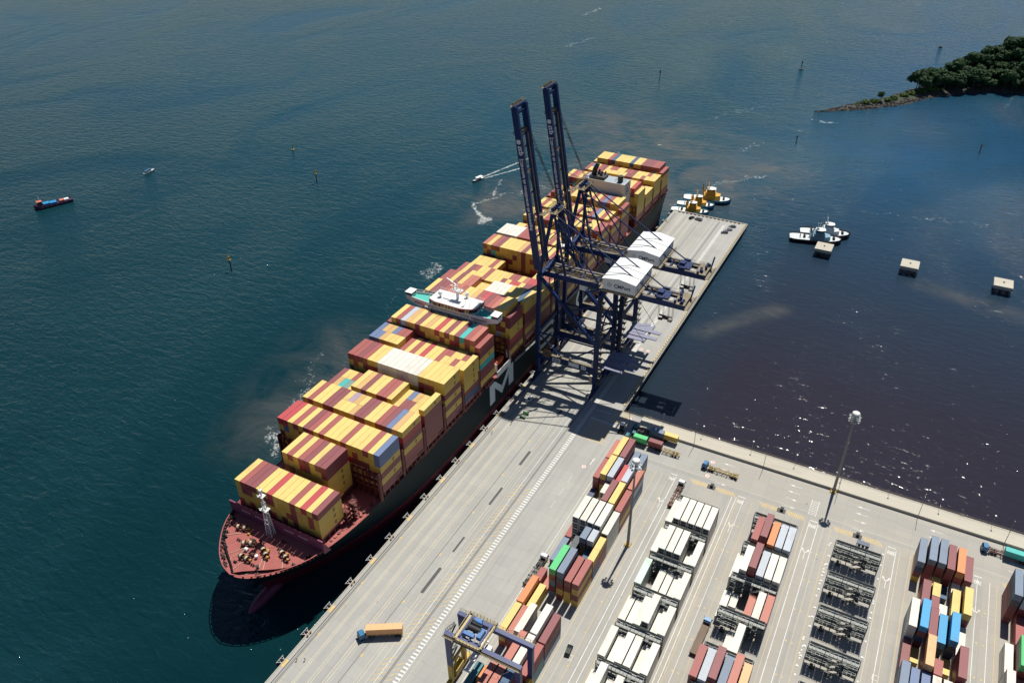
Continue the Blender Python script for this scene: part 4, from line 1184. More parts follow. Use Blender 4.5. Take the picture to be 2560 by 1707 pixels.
    for f in ([(x0,ya,zb),(x1,ya,zb),(x1,ya,ze),(xm,ya,ze+1.1),(x0,ya,ze)], [(x0,yb,ze),(xm,yb,ze+1.1),(x1,yb,ze),(x1,yb,zb),(x0,yb,zb)], [(x1,ya,zb),(x1,yb,zb),(x1,yb,ze),(x1,ya,ze)], [(x0,yb,zb),(x0,ya,zb),(x0,ya,ze),(x0,yb,ze)], [(x0,yb,zb),(x1,yb,zb),(x1,ya,zb),(x0,ya,zb)]): m.quad(f)
    for sx, a in ((-1, x0), (1, x1)):
        o = .35; ex = a+sx*o; ez = ze-.16
        m.quad([(ex, ya-o, ez), (xm, ya-o, ze+1.16), (xm, yb+o, ze+1.16), (ex, yb+o, ez)][::-sx])
        m.quad([(ex, ya-o, ez-.14), (xm, ya-o, ze+1.0), (xm, yb+o, ze+1.0), (ex, yb+o, ez-.14)][::sx])
        m.quad([(ex, ya-o, ez-.14), (ex, ya-o, ez), (xm, ya-o, ze+1.16), (xm, ya-o, ze+1.0)][::sx])
    house = part("machinery_house", m, WHN, t)
    m = MB()
    for yy in (ya+5.6, ya+10.9):
        for sx, a in ((-1, x0-.36), (1, x1+.36)): m.bar((a, yy, ze-.1), (xm, yy, ze+1.24), .16, .1)
    m.box(x1+.01, x1+.05, ya+8.2, ya+10.0, zb+.4, zb+2.9); m.box(x1+.01, x1+.05, ya+14, ya+15.2, zb+3, zb+4.4); m.box(x1+.01, x1+.06, ya+2.4, ya+3.6, zb+1.2, zb+2.2)
    for k in range(13): m.box(x0+1.0+k*1.05, x0+1.5+k*1.05, ya-.06, ya-.01, zb-.5, zb+.25)
    part("house_trim", m, mat("slate_trim", (.16,.17,.18), .6), house)
    m = MB(); put_text(m, "CMPort", (x0+9.0, ya-.03, zb+2.6), (1,0,0), (0,0,1), 2.3, 0, bold=.035)
    c = (x0+3.1, zb+2.75); k = 24
    for i in range(k):
        a0, a1 = 2*math.pi*i/k, 2*math.pi*(i+1)/k
        m.quad([(c[0]+r*math.cos(a), ya-.03, c[1]+r*math.sin(a)) for r, a in ((.85, a0), (1.0, a0), (1.0, a1), (.85, a1))])
    m.bar((c[0]-.5, ya-.04, c[1]-.3), (c[0], ya-.04, c[1]+.45), .2, .04); m.bar((c[0], ya-.04, c[1]+.45), (c[0]+.5, ya-.04, c[1]-.3), .2, .04); m.bar((c[0]-.2, ya-.04, c[1]-.3), (c[0]+.2, ya-.04, c[1]+.1), .16, .04)
    part("house_lettering", m, LETN, house)
    m = MB(); m.box(x0-1.6, x0-.1, ya-.4, yb+1.0, zb-.25, zb-.1); m.box(x1+.1, x1+1.5, ya-.4, yb+1.0, zb-.25, zb-.1); m.box(x0-.5, x1+.5, ya-.3, yb+.3, zb-1.2, zb-.3)
    m.rail([(x0-1.6, ya-.4, zb-.1), (x0-1.6, yb+1, zb-.1)], 1.1, .09, 1.8); m.rail([(x1+1.5, ya-.4, zb-.1), (x1+1.5, yb+1, zb-.1)], 1.1, .09, 1.8)
    part("house_platform", m, GREASE, t)
    # rear end: hoist gear, platform
    m = MB(); m.box(64.5, 69.4, GN-1.2, GF+1.2, ZG+.05, ZG+.2, 1)
    for k in range(9): x = 64.8+rr.random()*4; y = rr.uniform(GN-.6, GF+.6); m.box(x-.5, x+.5, y-.4, y+.4, ZG+.2, ZG+.9+rr.random()*1.2, 0)
    m.bar((69.5, GF, ZG), (70.3, GF+.3, ZG+5), .6, .7, 0); m.box(69.6, 71.2, GN-1.6, GF+1.6, ZG-1.6, ZG-1.4, 1); m.rail([(71.2, GN-1.6, ZG-1.4), (71.2, GF+1.6, ZG-1.4)], 1.1, .09, 1.6, 1)
    for x in (56, 60, 64): m.rail([(x, GF+.8, ZG), (x+3.6, GF+.8, ZG)], 1.2, .08, 1.8, 1)
    part("rear_platform", m, [BLUE, GREASE], t)
    # maintenance cages hung under the rear of the girders
    for (xa, xb) in ((58.2, 60.2), (62.6, 64.4)):
        m = MB()
        for x in (xa, xb):
            for y in (GN-.4, GN+1.2): m.bar((x, y, ZG-2.5), (x, y, ZG-10), .12)
        m.box(xa, xb, GN-.4, GN+1.2, ZG-10.1, ZG-9.9); m.rail([(xa, GN-.4, ZG-9.9), (xb, GN-.4, ZG-9.9)], 1.1, .1, 1); m.bar((xa, GN-.4, ZG-6), (xb, GN+1.2, ZG-9.8), .1)
        part("hanging_cage", m, DARK, t)
    m = MB(); m.box(60.2, 62.6, GN-.2, GN+1, ZG-9.4, ZG-8.2); m.box(58.4, 64.2, GN, GN+.8, ZG-8.2, ZG-7.9); part("cage_bridge", m, DARK, t)
    # A-frame
    ax, az = 6.2, 84.4
    for y, yb_ in ((y0-3.6, YN+1.6), (y0+3.6, YF-1.6)):
        m = MB(); m.bar((xw, yb_, 56.8), (ax, y, az), 1.3, 1.1); part("mast_leg", m, BLUE, t)
        m = MB(); m.bar((14.5, y*.5+yb_*.5, ZG), (ax+.8, y, az-.6), .8, .8); part("mast_back_leg", m, BLUE, t)
    m = MB()
    m.bar((ax, y0-4, az-.6), (ax, y0+4, az-.6), 1.3, 1.3, 0)
    for k in range(4): m.bar((ax-.7-k*.35, y0-3.4-k*.9, az-7-k*6), (ax-.7-k*.35, y0+3.4+k*.9, az-7-k*6), .35, .35, 0)
    part("mast_head", m, BLUE, t)
    m = MB(); m.box(ax-3.2, ax+2.6, y0-5.2, y0+5.2, az+.1, az+.22, 1); m.rail([(ax-3.2, y0-5.2, az+.2), (ax+2.6, y0-5.2, az+.2), (ax+2.6, y0+5.2, az+.2), (ax-3.2, y0+5.2, az+.2), (ax-3.2, y0-5.2, az+.2)], 1.2, .12, 1.2, 1)
    for k in (-3, -1, 1, 3): m.tube((ax-.2, y0+k-.15, az+1.1), (ax-.2, y0+k+.15, az+1.1), .95, n=12, m=0)
    m.box(ax+1.0, ax+2.2, y0-1, y0+2, az+.2, az+1.5, 0); m.bar((ax+.5, y0+2.4, az), (ax+.5, y0+2.4, az+4.4), .18, m=0); m.bar((ax+.5, y0+2.4, az+4.3), (ax+3.2, y0+2.4, az+4.0), .18, m=0)
    m.box(ax-5.6, ax-3.2, y0-5.4, y0-1.5, az-1.6, az-1.45, 1); m.rail([(ax-5.6, y0-5.4, az-1.5), (ax-3.2, y0-5.4, az-1.5)], 1.2, .12, 1.0, 1)
    part("mast_platform", m, [BLUE, GREASE], t)
    # ladder stair inside the mast
    m = MB()
    for x in (7.6, 9.0): m.bar((x+3, y0+1.5, ZG), (x-.6, y0+1.5, az-2), .14)
    for k in range(10): 
        z = 58+k*2.6; x = 10.6-k*.36; m.box(x-.9, x+.9, y0+.6, y0+2.4, z, z+.1); m.rail([(x-.9, y0+.6, z+.1), (x+.9, y0+.6, z+.1)], 1, .08, .9)
    part("mast_stair", m, DARK, t)
    # stays
    for y in (GN, GF):
        m = MB(); m.tube((ax+.4, y, az-.3), (29.6, y, ZG+.3), .32, n=8); part("stay", m, BLUE, t)
        m = MB(); m.tube((ax+.6, y, az), (58.2, y, ZG+.3), .30, n=8); part("stay", m, BLUE, t)
        m = MB(); m.box(56.6, 59.6, y-.5, y+.5, ZG, ZG+1.2); part("stay_lug", m, BLUE, t)
    # boom, luffed up
    b0 = Vector((-.6, 0, 55.0)); b1 = Vector((-11.9, 0, 128.2)); bd = (b1-b0).normalized(); bn = Vector((bd.z, 0, -bd.x))
    for y in (GN, GF):
        m = MB(); m.bar((b0.x, y, b0.z), (b1.x, y, b1.z), 1.5, 2.7, 0, up=bn)
        part("boom_girder", m, BLUE, t)
    m = MB()
    for f in (.06, .2, .34, .48, .62, .76, .83):
        p = b0.lerp(b1, f); m.bar((p.x, GN+.8, p.z), (p.x, GF-.8, p.z), .55, .55, 0)
    for f in (.965, 1.0): p = b0.lerp(b1, f); m.bar((p.x, GN-.6, p.z), (p.x, GF+.6, p.z), 1.2, 1.0, 0)
    p = b0.lerp(b1, .22); q = b0.lerp(b1, .45); m.bar((p.x, GN+.8, p.z), (q.x, GF-.8, q.z), .25); q2 = b0.lerp(b1, .74); m.bar((q.x, GF-.8, q.z), (q2.x, GN+.8, q2.z), .25)
    part("boom_tie", m, BLUE, t)
    m = MB()
    for f, w in ((1.0, 1.2), (.845, 2.0)):
        p = b0.lerp(b1, f)-bn*1.2
        m.box(p.x-1.4, p.x+1.4, GN+.4, GF+1.4, p.z-.1, p.z+.05); m.rail([(p.x-1.4, GN+.4, p.z), (p.x+1.4, GN+.4, p.z), (p.x+1.4, GF+1.4, p.z), (p.x-1.4, GF+1.4, p.z)], 1.2, .14, 1.1)
        for k in range(5): yy = GN+1.4+k*1.6; m.tube((p.x, yy-.15, p.z+.9), (p.x, yy+.15, p.z+.9), .7, n=10)
    for f in (.62, .32): p = b0.lerp(b1, f); m.box(p.x-1.2, p.x+1.6, GN+.9, GN+3.2, p.z, p.z+.15); m.rail([(p.x+1.6, GN+.9, p.z+.1), (p.x+1.6, GN+3.2, p.z+.1)], 1.1, .14, 1)
    part("boom_platform", m, GREASE, t)
    m = MB()                                                        # trolley rails and hoist ropes lying along the boom
    for yy in (-3.0, -2.5, -1.7, 2.2, 2.7): m.bar((b0.x+.9, y0+yy, b0.z), (b0.lerp(b1,.84).x+.9, y0+yy, b0.lerp(b1,.84).z), .16)
    part("boom_rope", m, GREASE, t)
    for yy in (2.6, 3.6):
        m = MB(); p = b0.lerp(b1, .84)
        m.tube((ax, y0+yy, az+1), (p.x+1.4, y0+yy+.6, p.z), .10, n=5); q = b0.lerp(b1, .45); m.tube((ax+.3, y0+yy+.5, az+1), (q.x+1.4, y0+yy+.8, q.z), .10, n=5)
        m.tube((ax+1, y0+yy+.2, az+1), (p.x+1.6, y0+yy+.9, p.z-3), .08, n=5)
        part("luffing_rope", m, DARK, t)
    for f in (.72, .36):
        m = MB(); p = b0.lerp(b1, f)+bn*.4; m.bar((p.x, GF+.6, p.z), (p.x+2.6, GF+1.6, p.z+.2), .3); part("rope_guide", m, DARK, t)
    # lettering down the near boom girder
    m = MB(); yl = GN-.78; dn = -bd; 
    def bt(s, f, size, off=0.0):
        p = b0.lerp(b1, f)+bn*off; put_text(m, s, (p.x, yl, p.z), dn, (-bn), size, 0, bold=.025)
    dnv = Vector((dn.x, 0, dn.z))
    bt("tcp", .755, 3.2); bt("|", .705, 2.2); bt("terminal", .685, .9, -.55); bt("empresa", .682, .9, .4); bt("terminal de cont\u00eaineres de paranagu\u00e1", .475, 2.05)
    c = b0.lerp(b1, .806)
    for i in range(20):
        a0, a1 = 2*math.pi*i/20, 2*math.pi*(i+1)/20
        def cp(r, a): v = c+bd*(r*math.cos(a))+bn*(r*math.sin(a)); return (v.x, yl, v.z)
        m.quad([(c.x, yl, c.z), cp(1.05, a0), cp(1.05, a1)] if i % 5 else [(c.x, yl, c.z), cp(.4, a0), cp(.4, a1)])
    part("boom_lettering", m, LETW, t)
    # signs on the near portal beam
    m = MB(); yy = YN-.58
    m.box(11.0, 15.2, yy-.04, yy-.005, 11.6, 13.9, 0); m.box(19.6, 24.8, yy-.04, yy-.005, 11.9, 14.1, 0); m.box(26.0, 28.4, yy-.04, yy-.005, 11.9, 14.1, 0)
    for r_ in range(3): m.box(11.3, 14.9, yy-.07, yy-.045, 11.9+r_*.62, 12.25+r_*.62, 1)
    put_text(m, number, (27.2, yy-.06, 13.0), (1,0,0), (0,0,1), 2.0, 1, bold=.04)
    part("sign", m, [LETW, LETN], t)
    # cable reel at the waterside leg
    m = MB(); x, y, z = 8.6, YN-1.3, 16.0
    for a, r in ((-.35, 2.3), (.35, 2.3)): m.tube((x, y+a-.06, z), (x, y+a+.06, z), r, n=24, m=0)
    m.tube((x, y-.34, z), (x, y+.34, z), 1.9, n=20, m=0); m.tube((x, y-.6, z), (x, y+.6, z), .5, n=10, m=1); m.box(x-.4, x+.4, y+.4, y+1.2, 13, z, 1)
    part("cable_reel", m, [BROWN, BLUE], t)
    # landside trays: hatch-cover parking platform with fingers
    m = MB(); z = 13.0
    m.box(34.2, 44.6, y0-7.4, y0-2.0, z, z+.35); m.box(34.2, 49.8, y0-4.4, y0-2.1, z+.36, z+.75); m.box(34.2, 42.8, y0-1.2, y0+3.4, z, z+.35); m.box(34.2, 49.8, y0+1.2, y0+3.5, z+.36, z+.75); m.box(34.2, 44.6, y0+4.0, y0+7.4, z, z+.35)
    m.box(38.6, 42.4, y0+7.4, y0+9.2, z, z+.35); m.box(43.6, 44.8, y0-7.4, y0+9.2, z-.5, z-.02); m.box(34.0, 35.2, y0-8, y0+9, z-.5, z-.02)
    part("tray", m, TRAY, t)
    m = MB()
    for y in (y0-7.2, y0+9): m.bar((xl+.8, y, 27), (44.4, y, z+.4), .16)
    m.bar((xl+.8, y0-7.2, z-6), (43.8, y0-7.2, z-.3), .16)
    part("tray_stay", m, DARK, t)
    # landside leg stair tower and lift
    for y, s in ((YN, 1), (YF, -1)):
        m = MB(); x = xl+1.9
        for k in range(14):
            z = 6+k*3.4; m.box(x-.8, x+.8, y-1.1, y+1.1, z, z+.1, 0); m.rail([(x+.8, y-1.1, z+.1), (x+.8, y+1.1, z+.1)], 1.0, .08, 1.1, 0); m.bar((x-.6, y-1, z+.1), (x+.6, y+1, z+3.4), .18, m=0)
        part("leg_stair", m, [GREASE if s > 0 else DARK], t)
    m = MB(); m.box(xl-2.6, xl-1.3, YN-.5, YN+.8, 5.2, 9.2); m.box(xl-2.2, xl-.9, YN+1.2, YN+2.6, 14.8, 17.6); part("cabinet", m, mat("cabinet_cream", (.5,.44,.34), .6), t)
    m = MB(); m.bar((xl+.2, YN+.3, 6), (xl+.2, YN+.3, 54), .5, .5); part("conduit", m, DARK, t)
    # hoist frame between the waterside legs
    m = MB()
    for y in (y0-2.6, y0+2.6): m.bar((4.6, y, 56), (4.6, y, 44), .3); m.bar((7.4, y, 56), (7.4, y, 44), .3)
    for x in (4.6, 7.4): m.bar((x, y0-2.6, 44), (x, y0+2.6, 44), .3); m.bar((x, y0-2.6, 50), (x, y0+2.6, 50), .3)
    part("access_frame", m, DARK, t)
    # operator's cab under the girder
    m = MB(); m.box(20.0, 23.0, GN+1.2, GN+4.0, ZG-6.2, ZG-3.2, 0); m.box(19.8, 20.0, GN+1.3, GN+3.9, ZG-6.0, ZG-3.6, 1); m.box(20.4, 22.6, GN+1.5, GN+3.7, ZG-3.2, ZG-2.6, 0)
    part("operator_cab", m, [WHITE, GLASS], t)
    return t
sts_crane(293.3, "11", "nearer navy quay crane with raised boom, number eleven on its portal")
sts_crane(322.6, "12", "farther navy quay crane with raised boom, behind the crane numbered eleven")
# ------------------------------------------------------------------ reefer racks
RACKP = mat("rack_pale_grating", (0.27, 0.285, 0.27), .6, .3, 2.2, metal=.1)
RACKS = mat("rack_socket_grey", (0.20, 0.215, 0.205), .6, .3, 2.0)
RACKB = mat("rack_dark_steel", (0.10, 0.11, 0.105), .55, .2, 1.2)
def rack_proto():
    t = thing("reefer_rack", "", "rack", (0, 0, 0))
    W = 15.6; h = W/2
    m = MB()
    for x in (-h, -h+5.2, h-5.2, h):
        for y in (-.9, .9): m.box(x-.11, x+.11, y-.11, y+.11, .02, 9.7)
        for z in (2.8, 5.6, 8.5): m.box(x-.1, x+.1, -.9, .9, z-.22, z-.05)
    for z in (2.8, 5.6, 8.5):
        for y in (-1.0, 1.0): m.box(-h, h, y-.09, y+.09, z-.28, z+.02)
    for x in (-h, h): m.bar((x, -.9, .1), (x, .9, 2.7), .1); m.bar((x, .9, 2.9), (x, -.9, 5.5), .1)
    part("frame", m, RACKB, t, local=True)
    for z in (2.8, 5.6, 8.5):
        m = MB()
        k = 12
        for i in range(k):
            if z < 8 and i == 6: continue
            x0 = -h+.1+i*(W-.2)/k; m.box(x0+.06, x0+(W-.2)/k-.06, -.9, .5 if i % 4 == 1 else .9, z+.02, z+.07)
        part("grating", m, RACKP, t, local=True)
        m = MB(); m.rail([(-h, -1.0, z+.05), (h, -1.0, z+.05)], 1.05, .06, 2.2); m.rail([(-h, 1.0, z+.05), (h, 1.0, z+.05)], 1.05, .06, 2.6)
        part("handrail", m, GALVD if z < 8 else RACKP, t, local=True)
        m = MB()
        m.box(-h+.3, h-.3, .78, .84, z+.3, z+1.5)
        for i in range(7): x0 = -h+.9+i*2.3; m.box(x0, x0+.5, .66, .76, z+.4, z+1.3)
        part("socket_panel", m, RACKS, t, local=True)
    m = MB()                                                       # zig-zag stair on the front
    for i, z in enumerate((.1, 2.9, 5.7)):
        m.bar((-.6, -1.5, z), (3.0, -1.5, z+2.75), .12, .3); m.bar((-.6, -2.3, z), (3.0, -2.3, z+2.75), .12, .3)
        for j in range(9): f = j/8; m.box(-.6+3.6*f-.14, -.6+3.6*f+.14, -2.3, -1.5, z+2.75*f, z+2.75*f+.05)
        m.box(2.9, 4.0, -2.4, -1.0, z+2.7, z+2.78); m.rail([(-.6, -2.35, z), (3.0, -2.35, z+2.75)], 1, .07, 1.2, mid=False)
    part("stair", m, RACKB, t, local=True)
    m = MB(); m.box(-h+2.0, -h+3.0, -1.9, -1.2, .02, 2.2); m.box(-h+3.3, -h+3.5, -2.0, -1.2, .02, 2.3)
    part("switch_cabinet", m, mat("cabinet_black_green", (.03,.045,.04), .5), t, local=True)
    return t
RK = rack_proto(); first = [True]
def rack(xc, yf, label):
    o = RK if first[0] else copy_tree(RK); first[0] = False
    place(o, (xc, yf-1.0, 0), 0, label, "steel reefer racks in the yard")
for i, y in enumerate((227.0, 211.2, 195.2, 179.2, 163.2, 147.2, 131.2)): rack(100.6, y, "galvanised steel rack with walkways in the white block, %s from the sea" % ORD[i+1])
for i, y in enumerate((231.6, 215.6, 199.8, 184.0, 168.2, 152.4, 136.6)): rack(128.8, y, "grey steel reefer rack in the mixed block, %s from the sea" % ORD[i+1])
for i, y in enumerate((231.6, 215.7, 199.8, 183.9, 168.0, 152.1, 136.2)): rack(158.2, y, "grey steel rack in the empty block with no containers, %s from the sea" % ORD[i+1])
# white wheel stops and plugs on the ground of the empty block
for i in range(28):
    m = MB(); x = rr_.choice((149.2, 148.9, 149.5, 167.0)); y = 120+i*4.3
    m.box(x-.35, x+.35, y-.3, y+.3, .006, .16); m.box(x-.2, x+.2, y-.15, y+.15, .16, .3)
    solo("ground_block", m, WHITE, "small white concrete block on the ground beside the empty racks, %s from the bottom" % ORD[i+1], "block", "white blocks beside the empty racks", loc=(x, y, 0))
# utility boxes on the striped islands
for x0, nm in ((91.8, "white block"), (120.0, "mixed block"), (148.5, "empty rack block"), (177.0, "fifth block"), (206.2, "outer block")):
    m = MB(); m.box(x0+8.3, x0+9.5, 246.3, 247.5, .01, .9); m.box(x0+8.4, x0+9.4, 246.5, 246.9, .9, 1.3); m.box(x0+8.2, x0+9.6, 248.4, 248.9, .01, .3)
    solo("utility_box", m, DARK, "small black utility box on the striped island at the end of the %s" % nm, "utility box", "utility boxes on the striped islands", loc=(x0+8.9, 247, 0))
t = wthing("cable_gantry", "small blue grey gantry in front of the first empty rack", "gantry", (159.6, 240.6, 0))
m = MB()
for x in (157.6, 161.6):
    for y in (236, 240.4): m.bar((x, y, 0), (x, y, 4.2), .3)
m.box(157.4, 161.8, 238.6, 240.6, 4.2, 4.6); m.bar((157.6, 236, 4.1), (157.6, 240.4, 4.1), .3); m.bar((161.6, 236, 4.1), (161.6, 240.4, 4.1), .3)
part("frame", m, mat("slate_blue", (0.05, 0.07, 0.13), .5), t)
m = MB(); 
for k in range(3): m.box(158+k*1.3, 158.9+k*1.3, 238.9, 240, 2.6, 4.1)
part("box", m, DARK, t)

# ------------------------------------------------------------------ rubber-tyred yard crane
def rtg():
    t = wthing("yard_crane", "blue and yellow rubber tyred gantry crane straddling the quayside stacks", "crane", (65.3, 126.4, 0))
    xl_, xr_, yn, yf = 53.3, 77.5, 122.5, 130.3; zt = 25.9
    for x in (xl_, xr_):
        for y in (yn, yf):
            m = MB(); m.loft([[(x-.75,y-.6,10),(x+.75,y-.6,10),(x+.75,y+.6,10),(x-.75,y+.6,10)], [(x-.85,y-.7,24.4),(x+.85,y-.7,24.4),(x+.85,y+.7,24.4),(x-.85,y+.7,24.4)]], 0)
            m.loft([[(x-.7,y-.55,2.0),(x+.7,y-.55,2.0),(x+.7,y+.55,2.0),(x-.7,y+.55,2.0)], [(x-.75,y-.6,10),(x+.75,y-.6,10),(x+.75,y+.6,10),(x-.75,y+.6,10)]], 1)
            part("leg", m, [BLUE2, YEL], t)
        m = MB(); m.box(x-.7, x+.7, yn-3, yf+3, 1.5, 2.5, 0); part("sill_beam", m, YEL, t)
        for y in (yn-1.6, yn+1.2, yf-1.2, yf+1.6):
            m = MB(); m.tube((x-.4, y, .8), (x+.4, y, .8), .8, n=16); part("wheel", m, TYRE, t)
    for y in (yn, yf):
        m = MB(); m.box(xl_-1.0, xr_+1.0, y-.65, y+.65, 24.4, zt); part("top_beam", m, BLUE2, t)
        m = MB(); s = -1 if y == yn else 1
        m.box(xl_-1, xr_+1, *sorted((y+s*.7, y+s*1.5)), zt-.9, zt-.8); m.rail([(xl_-1, y+s*1.5, zt-.8), (xr_+1, y+s*1.5, zt-.8)], 1.1, .08, 1.8); m.bar((xl_-1, y+s*.72, zt-.1), (xr_+1, y+s*.72, zt-.1), .14)
        part("beam_walkway", m, GREASE, t)
    m = MB(); m.bar((xr_+.95, yn+.3, 2.5), (xr_+.95, yn+.3, 24), .12); m.bar((xr_-.4, yn+.8, 24), (xl_+15, yn+.6, 12.5), .07); part("conduit", m, GALV, t)
    # trolley
    m = MB(); x0, x1 = 57.4, 64.2
    for y in (yn, yf): m.box(x0-.4, x1+.4, y-.7, y+.7, zt+.02, zt+.6, 0)
    for x in (x0, x1, (x0+x1)/2): m.box(x-.3, x+.3, yn, yf, zt+.6, zt+1.1, 0)
    part("trolley_frame", m, BLUE2, t)
    m = MB(); m.tube((58.6, yn+3.6, zt+2), (63.0, yn+3.6, zt+2), .95, n=14); m.tube((59, yn+5.4, zt+1.8), (62.4, yn+5.4, zt+1.8), .7, n=12); m.box(58.2, 58.8, yn+2.4, yn+6.4, zt+1.1, zt+2.6)
    part("hoist_drum", m, DARK, t)
    m = MB(); CY_ = mat("machine_azure", (0.03, 0.14, 0.36), .45)
    m.box(62.6, 64.0, yn+1.2, yn+4.6, zt+1.1, zt+2.6); m.box(58.2, 61.8, yn+.9, yn+2.2, zt+1.1, zt+2.0); m.box(59.2, 61.4, yn+6.2, yn+7.4, zt+1.1, zt+2.4); m.tube((60, yn+6, zt+2.4), (62, yn+6, zt+2.4), .5, n=10)
    part("hoist_motor", m, CY_, t)
    m = MB(); m.box(x0-1.3, x1+1.3, yn-1.2, yn-.7, zt+.4, zt+.5); 
    m.rail([(x0-1.3, yn-1.3, zt+.5), (x1+1.3, yn-1.3, zt+.5), (x1+1.3, yf+1.3, zt+.5), (x0-1.3, yf+1.3, zt+.5), (x0-1.3, yn-1.3, zt+.5)], 1.2, .12, 1.1)
    m.box(x0-1.3, x0-.5, yn-1.2, yf+1.2, zt+.42, zt+.5); m.box(x1+.5, x1+1.3, yn-1.2, yf+1.2, zt+.42, zt+.5); m.box(x0-1.3, x1+1.3, yf+.7, yf+1.2, zt+.4, zt+.5)
    part("trolley_rail", m, mat("pale_yellow_rail", (.45,.36,.18), .6), t)
    m = MB()
    for dx in (59, 62.6):
        for dy in (yn+2.2, yf-2.2): m.bar((dx, dy, zt), (dx+(.3 if dx < 60 else -.3), dy, 16.3), .07)
    part("hoist_rope", m, DARK, t)
    # spreader
    m = MB(); ym = 126.0; xc = 60.8
    m.box(xc-.5, xc+.5, ym-6, ym+6, 15.0, 15.5, 0); m.box(xc-1.2, xc+1.2, ym-6.1, ym-5.7, 14.9, 15.4, 0); m.box(xc-1.2, xc+1.2, ym+5.7, ym+6.1, 14.9, 15.4, 0); m.box(xc-1.0, xc+1.0, ym-2.6, ym+2.6, 15.5, 16.3, 0); m.tube((xc+.2, ym-1.2, 16.3), (xc+.2, ym-1.2, 17.2), .8, n=12, m=0)
    m.rail([(xc+.9, ym-5.8, 15.4), (xc+.9, ym-3, 15.4)], .9, .1, .9, 0)
    part("spreader", m, WHITE, t)
    # cab and stair by the left legs
    m = MB(); m.box(65.0, 67.0, yn+1.2, yn+3.4, 21.4, 23.8, 0); m.box(64.95, 65.0, yn+1.4, yn+3.2, 21.8, 23.4, 1)
    part("operator_cab", m, [WHITE, GLASS], t)
    m = MB()
    for k in range(8): 
        z = 2.6+k*2.7; y0, y1 = (yn+1.2, yf-1.4) if k % 2 == 0 else (yf-1.4, yn+1.2)
        m.bar((xl_-1.3, y0, z), (xl_-1.3, y1, z+2.6), .5, .12); m.rail([(xl_-1.7, y0, z), (xl_-1.7, y1, z+2.6)], 1.0, .08, 1.2); m.box(xl_-1.8, xl_-.8, min(y0,y1)-.4, min(y0,y1)+.3, z-.05, z+.05)
    part("stair", m, GALVD, t)
    m = MB(); m.box(xl_-1.0, xl_+1.0, yn+1.6, yf-1.6, 2.5, 5.0); part("power_pack", m, YEL, t)
    m = MB(); m.bar((xl_, yn+.5, 3), (xl_, (yn+yf)/2, 9.8), .5); m.bar((xl_, yf-.5, 3), (xl_, (yn+yf)/2, 9.8), .5); m.bar((xr_, yn+.5, 3), (xr_, (yn+yf)/2, 9.8), .5); m.bar((xr_, yf-.5, 3), (xr_, (yn+yf)/2, 9.8), .5)
    for x in (xl_, xr_): m.box(x-.35, x+.35, yn, yf, 9.6, 10.4)
    part("leg_brace", m, YEL, t)
rtg()

# ------------------------------------------------------------------ light masts, lamps, cameras
MASTG = mat("mast_grey", (0.20, 0.195, 0.19), .5, .1, .6, stain=(.14,.10,.08), stain_amt=.4)
def high_mast(x, y, h, label, z0=0.0):
    t = wthing("light_mast", label, "light mast", (x, y, z0))
    m = MB(); m.tube((x, y, z0), (x, y, h*.35), .62, .5, 12); m.tube((x, y, h*.35), (x, y, h*.7), .5, .38, 12); m.tube((x, y, h*.7), (x, y, h+.6), .38, .26, 12); part("pole", m, MASTG, t)
    m = MB(); m.tube((x, y, h+.2), (x, y, h+.9), 1.5, 1.35, 18); m.tube((x, y, h+.9), (x, y, h+1.1), 1.3, 1.1, 18); part("lowering_head", m, mat("head_pale", (.6,.6,.58), .5), t)
    m = MB()
    for zz in (h-.9, h-2.6):
        k = 16
        for i in range(k):
            a0, a1 = 2*math.pi*i/k, 2*math.pi*(i+1)/k
            m.bar((x+1.5*math.cos(a0), y+1.5*math.sin(a0), zz), (x+1.5*math.cos(a1), y+1.5*math.sin(a1), zz), .1)
        for i in range(4): a = math.pi/2*i; m.bar((x, y, zz), (x+1.5*math.cos(a), y+1.5*math.sin(a), zz), .1)
    part("lamp_ring", m, GALV, t)
    for zz in (h-.9, h-2.6):
        for i in range(9):
            a = 2*math.pi*i/9+.2; c, s = math.cos(a), math.sin(a)
            m = MB(); m.bar((x+1.5*c, y+1.5*s, zz), (x+2.15*c, y+2.15*s, zz-.25), .62, .3); part("floodlight", m, GALV, t)
    m = MB()
    for i in range(4):
        a = math.pi/2*i+.6; c, s = math.cos(a)*1.4, math.sin(a)*1.4; m.bar((x+c, y+s, z0), (x+c, y+s, z0+1.1), .13); a2 = a+math.pi/2; m.bar((x+c, y+s, z0+1.05), (x+math.cos(a2)*1.4, y+math.sin(a2)*1.4, z0+1.05), .1)
    m.box(x-.9, x+.9, y-.9, y+.9, z0+.01, z0+.35); part("guard", m, YEL, t)
high_mast(81.7, 202.3, 42, "tall grey light mast between the quayside stacks and the white reefers")
high_mast(145.0, 267.2, 40, "tall grey light mast standing at the sea wall")
for i, x in enumerate((56.6, 86.6, 116.6, 146.6, 176.4, 206.2, 236)):
    t = wthing("lamp_post", "thin dark post thirteen metres tall at the sea wall, %s from the pier corner" % ORD[i+1], "lamp post", (x, 267.4, 0), "thin dark posts along the sea wall")
    m = MB(); m.tube((x, 267.4, 0), (x, 267.4, 13), .13, .07, 6); part("pole", m, MASTG, t)
    m = MB(); m.box(x-.1, x+.1, 266.9, 267.5, 12.9, 13.1); part("lamp", m, MASTG, t)
